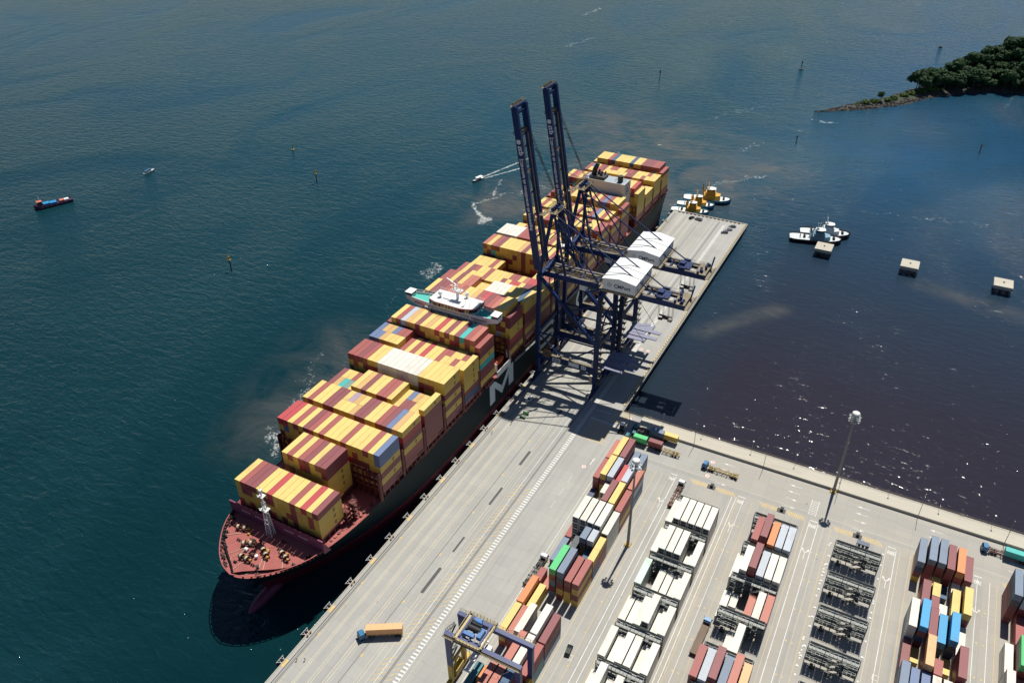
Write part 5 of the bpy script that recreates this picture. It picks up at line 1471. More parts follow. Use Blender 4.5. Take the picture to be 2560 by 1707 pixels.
for i, x in enumerate((70, 88.2, 109.8, 128, 146.4, 164.8, 183.2, 201.6, 220)):
    t = wthing("walkway_lamp", "small white lamp on the sea walk railing, %s from the pier corner" % ORD[i+1], "lamp", (x, 274.8, 1.2), "small lamps along the sea walk railing")
    m = MB(); m.tube((x, 274.8, 1.2), (x, 274.8, 6.6), .06, .05, 6); part("pole", m, MASTG, t)
    m = MB(); m.box(x-.28, x+.28, 274.5, 275.1, 6.5, 6.8); part("lamp_head", m, WHITE, t)
for x in (63.6, 191.4):
    m = MB(); m.box(x-.8, x+.8, 275.3, 276.6, 1.22, 1.32); m.rail([(x-.8, 276.6, 1.3), (x+.8, 276.6, 1.3)], 1.0, .08, .8)
    solo("ladder_platform", m, DARK, "small dark ladder platform on the sea wall %s" % ("near the pier corner" if x < 100 else "far along the basin"), "platform", "ladder platforms on the sea wall", loc=(x, 276, 1.2))

# ------------------------------------------------------------------ quay fenders and bollards
FW = mat("fender_frame_grey", (0.40, 0.40, 0.40), .5, .15, 1)
RUB = mat("fender_rubber", (0.012, 0.012, 0.013), .8)
def fender_proto():
    t = thing("fender", "", "fender", (0,0,0))
    m = MB(); m.tube((.1, 0, -.9), (-1.2, 0, -.9), .62, .5, 12); m.box(-.05, .0, -1.2, 1.2, -2.2, -.2); part("cone", m, RUB, t, local=True)
    m = MB(); m.box(-1.5, -1.3, -1.6, 1.6, -3.0, .15); part("panel", m, mat("panel_dark", (.03,.03,.032), .6), t, local=True)
    m = MB(); m.box(-1.52, -1.34, -1.7, 1.7, .16, .3); 
    for y in (-.9, .9): m.bar((-1.3, y*1.5, .2), (.1, y*.6, .06), .14); m.bar((-1.3, y*.3, .2), (.1, y*1.1, .06), .12)
    part("frame", m, FW, t, local=True)
    return t
FP = fender_proto(); n_ = 0; y = 91.2
while y < 495:
    if not (168 > y > 1000):
        o = FP if n_ == 0 else copy_tree(FP); n_ += 1
        place(o, (0, y, 0), 0, "black rubber fender with a grey frame on the quay edge, %s from the near end" % ORD[n_], "fenders along the quay edge")
    y += 12.05
yb = 115.2; n_ = 0
OCH = mat("bollard_rust", (0.22, 0.085, 0.03), .7, .2, 2)
while yb < 490:
    for d in (-.75, .75):
        n_ += 1; m = MB(); m.tube((.95, yb+d, 0), (.95, yb+d, .5), .22, n=10); m.tube((.95, yb+d, .5), (.95, yb+d, .72), .34, n=10)
        solo("bollard", m, OCH, "rusty bollard on its yellow patch at the quay edge, %s from the near end" % ORD[n_] , "bollard", "rusty bollards along the quay edge", loc=(.95, yb+d, 0))
    yb += 24.1

# ------------------------------------------------------------------ vehicles
def wheel_mb(x, y, z, r, w): m = MB(); m.tube((x-w/2, y, z), (x+w/2, y, z), r, n=14); return m
def truck(name, label, loc, rz, cabcol, chassis, trailer_len=12.6, deck=False, tractor_only=False, bend=0.0, group="port tractors with trailers"):
    """tractor nose towards +y, the kingpin at the origin"""
    t = thing(name, label, "truck", loc, rz, group)
    def prt(nm, m, mats, smooth=False):
        o = part(nm, m, mats, t, local=True, smooth=smooth)
        if bend and nm in ("cab", "windscreen", "tractor_frame", "tractor_wheel", "tank", "mirror"): o.rotation_euler = (0, 0, bend)
        return o
    m = MB(); pr = [(1.4, .9), (1.4, 2.5), (1.7, 3.05), (3.05, 3.05), (3.45, 2.2), (3.5, .9)]
    m.loft([[(s*1.2, a, b) for a, b in pr] for s in (-1, 1)], 0); m.box(-1.22, 1.22, 3.5, 3.62, .55, 1.1, 1); m.box(-1.0, 1.0, 1.25, 1.4, 1.2, 2.5, 1)
    prt("cab", m, [cabcol, DARK])
    m = MB(); m.quad([(-1.05, 3.42, 2.32), (1.05, 3.42, 2.32), (1.05, 3.11, 2.96), (-1.05, 3.11, 2.96)][::-1])
    for s in (-1, 1): m.quad([(s*1.215, 2.2, 2.0), (s*1.215, 3.2, 2.0), (s*1.215, 3.0, 2.75), (s*1.215, 2.2, 2.75)][::s])
    prt("windscreen", m, GLASS)
    m = MB()
    for s in (-1, 1): m.box(*sorted((s*1.25, s*1.5)), 3.2, 3.35, 1.9, 2.6)
    prt("mirror", m, DARK)
    m = MB()
    for s in (-.42, .42): m.box(s-.1, s+.1, -1.6, 3.3, .75, 1.0)
    m.box(-.6, .6, -.6, .6, 1.0, 1.16)
    prt("tractor_frame", m, DARK)
    m = MB()
    for s in (-1, 1): m.tube((s*.85, .5, .8), (s*.85, 1.3, .8), .3, n=10)
    prt("tank", m, GALV)
    for s in (-1, 1):
        prt("tractor_wheel", wheel_mb(s*1.0, 2.75, .5, .5, .34), TYRE); prt("tractor_wheel", wheel_mb(s*.92, -.2, .5, .5, .6), TYRE); prt("tractor_wheel", wheel_mb(s*.92, -1.3, .5, .5, .6), TYRE)
    if tractor_only: return t
    m = MB(); L = trailer_len
    for s in (-.5, .5): m.box(s-.12, s+.12, -L+1.0, .8, 1.05, 1.4)
    k = 7
    for i in range(k): y = .7-(L-.4)*i/(k-1)*.98; m.box(-1.18, 1.18, y-.13, y+.13, 1.12, 1.42); 
    for i in (0, 2, 4, 6):
        y = .7-(L-.4)*i/(k-1)*.98
        for s in (-1, 1): m.box(s*1.18-.14, s*1.18+.14, y-.3, y+.3, 1.1, 1.55)
    if not deck:
        for s in (-1.12, 1.12): m.box(s-.06, s+.06, -L+1.0, .7, 1.15, 1.3)
    m.box(-1.2, 1.2, -L+.9, -L+1.05, .55, .7); m.box(-.6, .6, -L+1.2, -L+4.4, .8, 1.05)
    prt("chassis", m, chassis)
    if deck: m = MB(); m.box(-1.25, 1.25, -L+1.0, .9, 1.43, 1.56); prt("deck", m, mat("timber_deck_brown", (.16,.115,.085), .8, .2, 1, stretch=(1,.2,1)))
    for s in (-1, 1):
        for y in (-L+1.8, -L+3.1, ): prt("trailer_wheel", wheel_mb(s*.92, y, .5, .5, .6), TYRE)
    m = MB()
    for s in (-.7, .7): m.box(s-.08, s+.08, -1.9, -1.7, .05, 1.05)
    prt("landing_leg", m, DARK)
    return t
CABB = mat("cab_blue", (0.02, 0.16, 0.34), .35, .05, 1); CABW = mat("cab_white", (0.74, 0.74, 0.72), .35, .05, 1); CABT = mat("cab_teal", (0.02, 0.13, 0.17), .4, .05, 1)
CHD = mat("chassis_dark", (0.035, 0.03, 0.03), .6, .2, 1); CHR = mat("chassis_rust", (0.14, 0.06, 0.045), .65, .2, 1); CHY = mat("chassis_ochre", (0.34, 0.25, 0.10), .6, .2, 1)
def load(c, loc, rz, L, label, H=2.62, z=1.58):
    o = bpy.data.objects.new("shipping_container", cont_mesh(c, L, H, True)); COL.objects.link(o); o.location = (loc[0], loc[1], z); o.rotation_euler = (0, 0, rz)
    props(o, label, "container", "containers carried on trailers")
    for s in (-1, 1):
        d = bpy.data.objects.new("door", door_mesh(c, H, s)); COL.objects.link(d); d.parent = o; d.location = (0, -L/2-.006, 0)
def along(loc, rz, dist): return (loc[0]-math.sin(rz)*dist, loc[1]+math.cos(rz)*dist, loc[2])
a = R(121.0); k0 = (18.9, 124.4, 0)
truck("truck", "blue tractor pulling the tan orange container across the apron", k0, a, CABB, CHY, bend=R(26)); load('P', along(k0, a, -5.6), a, 12.19, "tan orange container on the trailer of the truck crossing the apron", H=2.75)
truck("truck", "blue tractor with an empty skeletal trailer on the cross road", (97.2, 256.6, 0), R(90), CABB, CHY, bend=R(-8))
truck("truck", "white tractor with an empty dark skeletal trailer beside the white block", (89.6, 239.2, 0), R(0), CABW, CHR)
truck("truck", "white tractor with an empty trailer left of the green container", (57.0, 178.6, 0), R(-2), CABW, CHD)
truck("truck", "blue tractor with an empty brown flatbed beside the mixed block", (118.4, 179.4, 0), R(-2), CABB, CHR, deck=True)
truck("truck", "blue tractor with a teal container at the far right of the cross road", (202.2, 261.6, 0), R(90), CABB, CHR, bend=R(6)); load('c', (210.6, 261.6), R(90), 9.2, "teal container on a trailer at the sea wall")
truck("truck", "teal tractor with a green and a maroon container near the pier corner", (63.6, 261.9, 0), R(96), CABT, CHD, trailer_len=2.5)
truck("truck", "teal tractor waiting in the crane shadow at the sea wall", (62.6, 265.6, 0), R(90), CABT, CHD, trailer_len=13.8)
truck("truck", "white tractor without trailer at the yellow box markings", (55.0, 262.2, 0), R(8), CABW, CHD, tractor_only=True)
truck("truck", "dark tractor with the long trailer carrying green and maroon containers", (61.6, 258.5, 0), R(90), CABT, CHD, trailer_len=14.6)
truck("truck", "empty ochre skeletal trailer behind the maroon container", (77.4, 258.0, 0), R(90), CABT, CHY, trailer_len=6.6) if False else None
load('G', (65.3, 258.5), R(90), 6.06, "short green container on the trailer near the pier corner"); load('m', (72.2, 258.5), R(90), 6.06, "short maroon container on the trailer behind the green one")
load('k', (70.4, 265.6), R(90), 6.06, "short grey container on the trailer at the sea wall"); load('y', (75.6, 265.6), R(90), 3.0, "very short yellow container behind the grey one") if False else None
load('y', (75.4+1.4, 265.6), R(90), 6.06, "short yellow container behind the grey one at the sea wall")
t = thing("semi_trailer", "empty ochre skeletal trailer parked behind the maroon container", "trailer", (76.2, 258.2, 0), R(90))
m = MB()
for s in (-.5, .5): m.box(s-.12, s+.12, -7.0, .4, 1.05, 1.4)
for i in range(5): m.box(-1.3, 1.3, -7+i*1.8-.14, -7+i*1.8+.14, 1.15, 1.45)
for s in (-1.2, 1.2): m.box(s-.08, s+.08, -7.1, .4, 1.1, 1.3)
part("chassis", m, CHY, t, local=True)
for s in (-1, 1):
    for yy in (-5.6, -4.3): part("wheel", wheel_mb(s*.92, yy, .5, .5, .6), TYRE, t, local=True)
m = MB(); m.tube((-.9, -1.2, .3), (-.9, -1.2, 1.1), .09, n=6); m.tube((.9, -1.2, .3), (.9, -1.2, 1.1), .09, n=6); part("landing_leg", m, DARK, t, local=True)

def car(label, loc, rz, col, van=False, group=None):
    t = thing("parked_car" , label, "van" if van else "car", loc, rz, group)
    L, W, H = (5.3, 1.95, 2.0) if van else (4.5, 1.8, 1.5)
    l = L/2; w = W/2
    prof = [(-l, .35), (-l, .95), (-l+.12, H*.9 if van else 1.02), (-l+.25, H) if van else (-l+.5, H-.08), (l*.35 if van else .25, H if van else H), (l*.68, 1.12) if van else (l*.42, .98), (l-.1, .9 if van else .82), (l, .6), (l, .35)]
    m = MB(); rings = []
    for s, f in ((-1, .82), (-1, 1), (1, 1), (1, .82)):
        rings.append([(s*w*(1 if abs(f-1) < .01 else 1)*(1.0 if b < 1.0 else .86)*(1 if f == 1 else .93), a, b) for a, b in prof])
    m.loft(rings); body = part("body", m, col, t, local=True)
    m = MB()
    y0, y1 = (-l+.3, l*.33) if van else (-l+.55, .2)
    for s in (-1, 1): m.quad([(s*(w*.98), y0, 1.05), (s*(w*.98), y1+.45, 1.05), (s*(w*.885), y1, H-.14), (s*(w*.885), y0+.1, H-.14)][::s])
    a, b = prof[4], prof[5]
    m.quad([(-w*.78, a[0]+.08, a[1]-.04), (w*.78, a[0]+.08, a[1]-.04), (w*.8, b[0]-.02, b[1]+.08), (-w*.8, b[0]-.02, b[1]+.08)][::-1] if False else [(-w*.78, a[0]+.1, a[1]-.02), (w*.78, a[0]+.1, a[1]-.02), (w*.82, b[0]+.02, b[1]+.04), (-w*.82, b[0]+.02, b[1]+.04)])
    part("window", m, GLASS, t, local=True)
    for s in (-1, 1):
        for yy in (-l*.6, l*.62): part("wheel", wheel_mb(s*(w-.08), yy, .33, .33, .22), TYRE, t, local=True)
    m = MB()
    for s in (-1, 1): m.box(s*w*.7-.18, s*w*.7+.18, l-.06, l+.01, .58, .74)
    part("headlight", m, WHITE, t, local=True)
    return t
SILV = mat("car_silver", (0.42, 0.43, 0.44), .3, .03, 1, metal=.3); CGREY = mat("car_grey", (0.16, 0.17, 0.18), .3, .03, 1, metal=.3); CBLK = mat("car_black_green", (0.012, 0.02, 0.018), .2, .03, 1)
car("black green car driving in the lane left of the white block", (81.3, 150.4, 0), R(6), CBLK)
car("white pickup parked on the apron in the crane's shadow", (8.6, 263.4, 0), R(163), CABW, van=False)
car("silver van parked at the pier head beside the dark car", (19.6, 488.2, 0), R(82), SILV, van=True, group="cars parked on the pier head")
car("small dark car parked at the pier head left of the van", (14.8, 488.4, 0), R(-22), CBLK, group="cars parked on the pier head")
car("grey car nearest the corner of the pier head", (42.6, 487.4, 0), R(118), CGREY, group="cars parked on the pier head")
car("silver grey car in the middle of the three by the pier corner", (41.7, 482.0, 0), R(118), SILV, group="cars parked on the pier head")
car("grey car with white roof, nearest of the three by the pier corner", (40.4, 476.8, 0), R(114), CGREY, group="cars parked on the pier head")
# green lashing rack near the crane
m = MB()
for k in range(5): m.bar((10.6+k*.45, 250.2, .1), (11.0+k*.45, 253.4, 1.4), .12); 
m.box(10.2, 13, 250, 250.4, .01, 1.0); m.box(10.4, 13.2, 253.2, 253.6, .01, 1.4)
solo("tool_rack", m, mat("rack_green", (.05,.16,.05), .6), "small green tool rack on the apron beside the man in green", "tool rack", loc=(11.7, 251.8, 0))

# ------------------------------------------------------------------ people
def person(label, loc, rz, shirt, stride=.22, helmet=None):
    t = thing("person", label, "person", loc, rz, "dock workers on the apron")
    V = [(0,0,.95,.15,.12), (0,0,1.15,.15,.11), (0,.01,1.36,.185,.12), (0,.02,1.50,.06,.06), (0,.03,1.60,.095,.105), (0,.03,1.72,.085,.095),
         (-.10,0,.88,.10,.10), (-.11,stride*.6,.50,.072,.072), (-.11,stride*.5,.10,.05,.055), (-.11,stride*.5+.17,.045,.045,.04),
         (.10,0,.88,.10,.10), (.11,-stride*.4,.50,.072,.072), (.11,-stride*1.2,.12,.05,.055), (.11,-stride*1.2+.17,.05,.045,.04),
         (-.20,.01,1.40,.062,.062), (-.27,-.06,1.14,.047,.047), (-.27,.06,.92,.036,.036), (-.27,.10,.84,.032,.02),
         (.20,.01,1.40,.062,.062), (.27,.06,1.14,.047,.047), (.27,.16,.92,.036,.036), (.27,.20,.84,.032,.02)]
    Ed = [(0,1),(1,2),(2,3),(3,4),(4,5),(0,6),(6,7),(7,8),(8,9),(0,10),(10,11),(11,12),(12,13),(2,14),(14,15),(15,16),(16,17),(2,18),(18,19),(19,20),(20,21)]
    me = bpy.data.meshes.new("person_body"); me.from_pydata([v[:3] for v in V], Ed, [])
    tmp = bpy.data.objects.new("tmp", me); COL.objects.link(tmp)
    sk = tmp.modifiers.new("s", 'SKIN'); me.skin_vertices[0].data
    for i, v in enumerate(V): me.skin_vertices[0].data[i].radius = (v[3], v[4])
    me.skin_vertices[0].data[0].use_root = True
    tmp.modifiers.new("d", 'SUBSURF').levels = 1
    bpy.context.view_layer.update()
    bm = bpy.data.meshes.new_from_object(tmp.evaluated_get(bpy.context.evaluated_depsgraph_get())); bpy.data.objects.remove(tmp)
    bm.materials.clear()
    for mm in (mat("skin_tone", (.30,.17,.11), .6), shirt, mat("work_trousers", (.03,.035,.06), .8), mat("boots", (.015,.012,.01), .7)): bm.materials.append(mm)
    for p in bm.polygons:
        c = p.center; p.material_index = 3 if c.z < .13 else 2 if c.z < .95 else 0 if (c.z > 1.50 or (abs(c.x) > .22 and c.z < 1.1)) else 1
        p.use_smooth = True
    o = bpy.data.objects.new("body", bm); COL.objects.link(o); o.parent = t
    m = MB()
    rings = [[(.115*math.sin(q)*math.cos(a_), .03+.13*math.sin(q)*math.sin(a_), 1.70+.12*math.cos(q)) for a_ in [2*math.pi*i/12 for i in range(12)]] for q in (1.6, 1.2, .8, .4, .05)]
    m.loft(rings); m.box(-.09, .09, .13, .22, 1.69, 1.71)
    part("helmet", m, helmet or WHITE, t, local=True, smooth=True)
    return t
person("worker in a dark orange vest walking at the quay edge, nearer the water", (3.9, 105.6, 0), R(165), ORANGE)
person("worker in a pale red vest and white helmet walking on the apron", (6.2, 106.9, 0), R(170), mat("vest_red", (.5,.10,.08), .7))
person("man in a bright green vest standing in the crane's shadow edge", (9.0, 244.2, 0), R(180), mat("vest_green", (.06,.45,.10), .7), stride=.08)
person("man standing by the curb near a fender on the sunlit apron", (4.6, 234.6, 0), R(120), mat("vest_drab", (.10,.09,.05), .8), stride=.1)
# ------------------------------------------------------------------ boats
def hull_mb(L, Bm, zd, zk=-1.2, bow=.35, stern=.78, sheer=.8, mats=(0, 1, 2), bul=.7, zs=.5):
    """bow +y, waterline z = 0; returns hull with bulwark and a deck"""
    m = MB(); n = 14; l = L/2; rings = []
    for i in range(n+1):
        u = i/n; y = -l+L*u
        if u < .12: w = stern+(1-stern)*math.sin(u/.12*math.pi/2)
        elif u < 1-bow: w = 1
        else: w = max(.02, math.sqrt(max(0, 1-((u-(1-bow))/bow)**2.1)))
        zz = zd+sheer*max(0, u-.5)**2*4
        b = Bm/2*w; rk = .0 if u < .9 else (u-.9)*6
        rings.append([(-b*.55, y-rk, zk), (-b*.93, y-rk*.6, zs), (-b, y, zz+bul), (-b+.22*min(1, w*2), y-.05, zz+bul), (-b+.22*min(1, w*2), y-.05, zz),
                      (b-.22*min(1, w*2), y-.05, zz), (b-.22*min(1, w*2), y-.05, zz+bul), (b, y, zz+bul), (b*.93, y-rk*.6, zs), (b*.55, y-rk, zk)])
    def mf(i, j): return mats[1] if j in (1, 7, 2, 3, 5, 6) else mats[2] if j == 4 else mats[0]
    m.loft(rings, mats[0], True, True, mf); return m
TB = mat("tug_blue", (0.02, 0.20, 0.36), .45, .1, .6); TD = mat("tug_hull_dark", (0.012, 0.012, 0.018), .5, .1, .6); TW = mat("tug_deck_white", (0.62, 0.64, 0.62), .6, .08, .6)
TY = mat("tug_ochre", (0.56, 0.30, 0.025), .5, .1, .8); TG = mat("tug_pale_grey", (0.52, 0.56, 0.58), .5, .1, .8); TN = mat("tug_pale_blue", (0.16, 0.30, 0.40), .5, .1, .8)
def tug(label, loc, rz, L, house, hullc, rim, deck, group, tall=1.0):
    t = thing("tugboat", label, "tugboat", loc, rz, group)
    Bm = L*.34
    part("hull", hull_mb(L, Bm, 1.5, mats=(0, 1, 2)), [hullc, rim, deck], t, local=True)
    m = MB()
    for i in range(10):
        for s in (-1, 1): y = -L*.42+i*L*.085; m.tube((s*(Bm/2-.05), y, 1.2), (s*(Bm/2+.2), y, 1.2), .55, n=10)
    for k in (-1.6, -.5, .5, 1.6): m.tube((k, L/2-.8-abs(k)*.5, 1.7), (k, L/2-.3-abs(k)*.6, 1.7), .7, n=10)
    part("tyre_fenders", m, TYRE, t, local=True)
    h1 = 1.5+2.6*tall
    m = MB(); m.prism([(-Bm*.33, -L*.12), (Bm*.33, -L*.12), (Bm*.33, L*.16), (Bm*.2, L*.27), (-Bm*.2, L*.27), (-Bm*.33, L*.16)], 1.5, h1, 0, 0, .96)
    m.prism([(-Bm*.27, -L*.05), (Bm*.27, -L*.05), (Bm*.25, L*.16), (-Bm*.25, L*.16)], h1, h1+1.5*tall, 0)
    part("deckhouse", m, house, t, local=True)
    h2 = h1+1.5*tall
    m = MB(); w8 = [(-Bm*.2, -L*.02), (Bm*.2, -L*.02), (Bm*.23, L*.07), (Bm*.14, L*.14), (-Bm*.14, L*.14), (-Bm*.23, L*.07)]
    m.prism(w8, h2, h2+1.0, 0, 0, 1.04); m.prism([(a*1.04, b*1.04) for a, b in w8], h2+1.0, h2+2.1, 1, 0, 1.05); m.prism([(a*1.14, b*1.12) for a, b in w8], h2+2.1, h2+2.35, 0, 2)
    part("wheelhouse", m, [house, GLASS, TW], t, local=True)
    m = MB(); m.tube((0, L*.0, h2+2.3), (0, -L*.02, h2+8.5*tall), .22, .1, 8); m.box(-1.6, 1.6, -.25, .15, h2+4.6, h2+4.8); m.box(-.9, .9, -.3, .1, h2+6.2, h2+6.35); m.bar((-1.5, -.1, h2+2.3), (0, -.1, h2+5.5), .12); m.bar((1.5, -.1, h2+2.3), (0, -.1, h2+5.5), .12); m.box(-.5, .5, .2, .9, h2+2.4, h2+3.1); m.tube((1.0, .6, h2+2.35), (1.0, .6, h2+3.2), .4, n=8)
    part("mast", m, house, t, local=True)
    for s in (-1, 1):
        m = MB(); m.tube((s*Bm*.26, -L*.09, h1), (s*Bm*.26, -L*.11, h1+3.4*tall), .55, .5, 10); part("funnel", m, [house, TD][0], t, local=True)
        m = MB(); m.tube((s*Bm*.26, -L*.11, h1+3.4*tall), (s*Bm*.27, -L*.125, h1+4.3*tall), .42, .3, 8); part("exhaust", m, TD, t, local=True)
    m = MB(); m.tube((-1.3, L*.34, 2.7), (1.3, L*.34, 2.7), .7, n=12); m.box(-1.6, 1.6, L*.32, L*.36, 2.0, 2.6); m.tube((-.9, -L*.22, 2.4), (.9, -L*.22, 2.4), .75, n=12); m.bar((-1.3, -L*.3, 1.5), (-1.3, -L*.3, 3.4), .25); m.bar((1.3, -L*.3, 1.5), (1.3, -L*.3, 3.4), .25); m.bar((-1.3, -L*.3, 3.4), (1.3, -L*.3, 3.4), .25)
    part("winch", m, DARK, t, local=True)
    m = MB(); m.rail([(-Bm*.31, -L*.11, h1), (-Bm*.31, L*.15, h1), (Bm*.31, L*.15, h1), (Bm*.31, -L*.11, h1)], 1.0, .08, 1.2)
    for s in (-1, 1): m.tube((s*Bm*.34, L*.02, 2.6), (s*Bm*.35, L*.02, 2.6), .4, n=10)
    part("house_rail", m, TW if house is TG else TY, t, local=True)
    return t
tug("blue and ochre tugboat closest to the pier head", (8.8, 504.6, WZ+.4), R(-80), 26, TY, TD, TB, TW, "ochre tugs at the pier head")
tug("blue and ochre tugboat in the middle of three", (9.2, 516.4, WZ+.4), R(-77), 26, TY, TD, TB, TW, "ochre tugs at the pier head")
tug("largest blue and ochre tugboat, outermost of three with a tall mast", (13.4, 529.6, WZ+.4), R(-76), 33, TY, TD, TB, TW, "ochre tugs at the pier head", 1.35)
tug("pale grey black hulled tugboat touching the concrete dolphin", (93.6, 500.6, WZ+.4), R(-76), 32, TN, TD, TD, TG, "pale tugs by the dolphin")
tug("pale grey black hulled tugboat on the outer side of its twin", (97.4, 511.6, WZ+.4), R(-76), 31, TG, TD, TD, TG, "pale tugs by the dolphin")
# red working vessel
t = thing("work_vessel", "small dark red cargo vessel with bright blue hatch covers on the open bay", "boat", (-401.6, 311.0, WZ), R(158))
VR = mat("vessel_red", (0.17, 0.018, 0.03), .5, .15, .5); VB = mat("hatch_azure", (0.02, 0.22, 0.48), .5, .1, .6); VS = mat("vessel_salmon", (0.55, 0.16, 0.11), .5, .1, 1)
part("hull", hull_mb(25.5, 6.2, 1.4, bow=.22, stern=.9, sheer=1.2, mats=(0, 1, 1), bul=.6), [VR, mat("vessel_plum", (.06,.02,.06), .5)], t, local=True)
m = MB(); m.box(-1.4, 1.4, 7.2, 9.8, 2.2, 4.2, 0); m.box(-1.5, 1.5, 7.1, 9.9, 4.2, 5.2, 1); m.box(-1.8, 1.8, 6.8, 10.2, 5.2, 5.45, 2); part("wheelhouse", m, [VR, GLASS, VS], t, local=True)
m = MB(); m.box(-2.2, 2.2, -2.4, 2.0, 1.4, 2.9); m.box(-2.2, 2.2, 2.3, 6.4, 1.4, 3.3); part("hatch_cover", m, VB, t, local=True)
m = MB(); m.box(-1.8, 1.8, -7.2, -4.4, 1.4, 2.8); part("cargo", m, VS, t, local=True)
m = MB(); m.box(-1.6, 1.6, -10.6, -7.6, 1.6, 2.7); m.box(-.8, .8, -9.9, -8.3, 2.7, 2.9); part("skiff", m, WHITE, t, local=True)
m = MB(); m.tube((0, 8.2, 5.4), (0, 8.0, 9.4), .12, n=6); m.bar((-1, 8.1, 7.6), (1, 8.1, 7.6), .1); part("mast", m, WHITE, t, local=True)
m = MB()
for s in (-1, 1):
    for k in range(6): m.box(*sorted((s*3.02, s*3.12)), -9+k*3.2, -7.2+k*3.2, 1.2, 1.45)
part("rubbing_strake", m, mat("vessel_grey", (.35,.36,.38), .6), t, local=True)
# small launch and pilot boat
def launch(label, loc, rz, L, top, hullc):
    t = thing("motor_boat", label, "boat", loc, rz)
    part("hull", hull_mb(L, L*.28, .6, zk=-.5, bow=.4, stern=.95, sheer=.5, mats=(0, 0, 1), bul=.3, zs=.2), [hullc, TW], t, local=True)
    m = MB(); m.prism([(-L*.1, -L*.2), (L*.1, -L*.2), (L*.1, L*.12), (L*.06, L*.2), (-L*.06, L*.2), (-L*.1, L*.12)], .6, 1.7, 0, 0, .95); m.prism([(-L*.095, -L*.19), (L*.095, -L*.19), (L*.095, L*.11), (-L*.095, L*.11)], 1.7, 2.3, 1, 1, .95)
    part("cabin", m, [WHITE, GLASS], t, local=True)
    m = MB(); m.box(-L*.12, L*.12, -L*.38, L*.15, 2.3, 2.42); 
    for s in (-1, 1):
        for yy in (-L*.36, L*.1): m.bar((s*L*.11, yy, .6), (s*L*.11, yy, 2.3), .08)
    part("roof", m, top, t, local=True)
    return t
launch("small launch with a dark blue roof on the open bay", (-389.8, 386.4, WZ), R(4), 10.5, mat("roof_blue", (.03,.10,.19), .5), mat("launch_grey", (.30,.33,.36), .5))
launch("white speedboat trailing a wake toward the ship", (-151.6, 488.6, WZ), R(166), 11.5, WHITE, mat("launch_navy", (.02,.03,.05), .4))

# ------------------------------------------------------------------ channel beacons
def beacon(x, y, h, col, label, wide=False):
    t = wthing("channel_beacon", label, "beacon", (x, y, WZ), "beacons standing in the water")
    m = MB(); m.tube((x, y, -13.5), (x, y, WZ+h*.72), .42, .32, 8); part("pile", m, DARK, t)
    m = MB(); m.box(x-.9, x+.9, y-.9, y+.9, WZ+h*.70, WZ+h*.73)
    for a in (-.7, .7):
        for b in (-.7, .7): m.bar((x+a, y+b, WZ+h*.73), (x+a*.3, y+b*.3, WZ+h*.95), .18)
    m.box(x-.55, x+.55, y-.55, y+.55, WZ+h*.78, WZ+h*.93); m.tube((x, y, WZ+h*.93), (x, y, WZ+h*1.02), .3, .2, 8)
    part("lantern_frame", m, col, t)
    if wide:
        m = MB(); m.prism([(x+4*math.cos(i*.785), y+2*math.sin(i*.785)) for i in range(8)], WZ-1, WZ+.7, scale=.6); part("footing", m, CONCD, t)
BO = mat("beacon_ochre", (.46,.30,.06), .5); BD = mat("beacon_dark", (.03,.035,.04), .6)
beacon(-215.4, 297.6, 10.4, BO, "ochre topped beacon nearest the port side of the ship")
beacon(-258.0, 429.4, 10.4, BO, "ochre topped beacon straight ahead of the small launch")
beacon(-118.3, 799.5, 9.4, BD, "thin dark beacon beyond the raised crane booms")
beacon(2.4, 899.3, 9.0, BD, "dark beacon on a wide footing off the island", True)
beacon(44.5, 676.4, 6.0, BD, "short dark beacon between the tip of the island and the pier")
beacon(179.3, 719.4, 6.6, BD, "short dark leaning beacon in the bay behind the island")
t = wthing("buoy", "small ochre buoy floating farther out than the beacons", "buoy", (-320.9, 474.4, WZ))
m = MB(); m.tube((-320.9, 474.4, WZ-.6), (-320.9, 474.4, WZ+.7), 1.3, n=12); m.tube((-320.9, 474.4, WZ+.7), (-320.9, 474.4, WZ+3.6), .7, .25, 8); part("float", m, BO, t)
m = MB(); m.tube((-320.9, 474.4, WZ+3.6), (-320.9, 474.4, WZ+4.6), .25, n=8); part("lamp", m, BD, t)

# ------------------------------------------------------------------ the wooded island and its rocky spit
SP = [((42, 763.5), .5), ((54, 773), 3.2), ((70, 790), 6.5), ((86, 806), 9.0), ((104, 829), 11), ((118, 856), 12.5), ((140, 890), 17), ((170, 930), 32), ((225, 958), 56), ((300, 985), 78), ((420, 1010), 95)]
def land(x, y):
    best = -99
    for (a, wa), (b, wb) in zip(SP[:-1], SP[1:]):
        ax, ay = a; bx, by = b; dx, dy = bx-ax, by-ay; t = max(0, min(1, ((x-ax)*dx+(y-ay)*dy)/(dx*dx+dy*dy)))
        best = max(best, wa+(wb-wa)*t-math.hypot(x-ax-dx*t, y-ay-dy*t))
    return best
def land_z(x, y):
    f = land(x, y)+1.6*(noise.noise(Vector((x*.09, y*.09, 0)))*2)
    z = WZ+(min(f, 7)*.42 if f > 0 else f*.5)
    if f > 12: z += min(34, (f-12)*.80)
    return z + (.35*noise.noise(Vector((x*.4, y*.4, 3))) if f > 0 else 0)
m = MB(); nx, ny = 96, 84; x0, x1, y0, y1 = 28, 420, 744, 1110
for j in range(ny+1):
    for i in range(nx+1):
        x = x0+(x1-x0)*(i/nx)**1.35; y = y0+(y1-y0)*(j/ny)**1.1
        m.v.append((x, y, max(-9, land_z(x, y))))
for j in range(ny):
    for i in range(nx):
        a = j*(nx+1)+i; m.f.append((a, a+1, a+nx+2, a+nx+1)); m.mi.append(0)
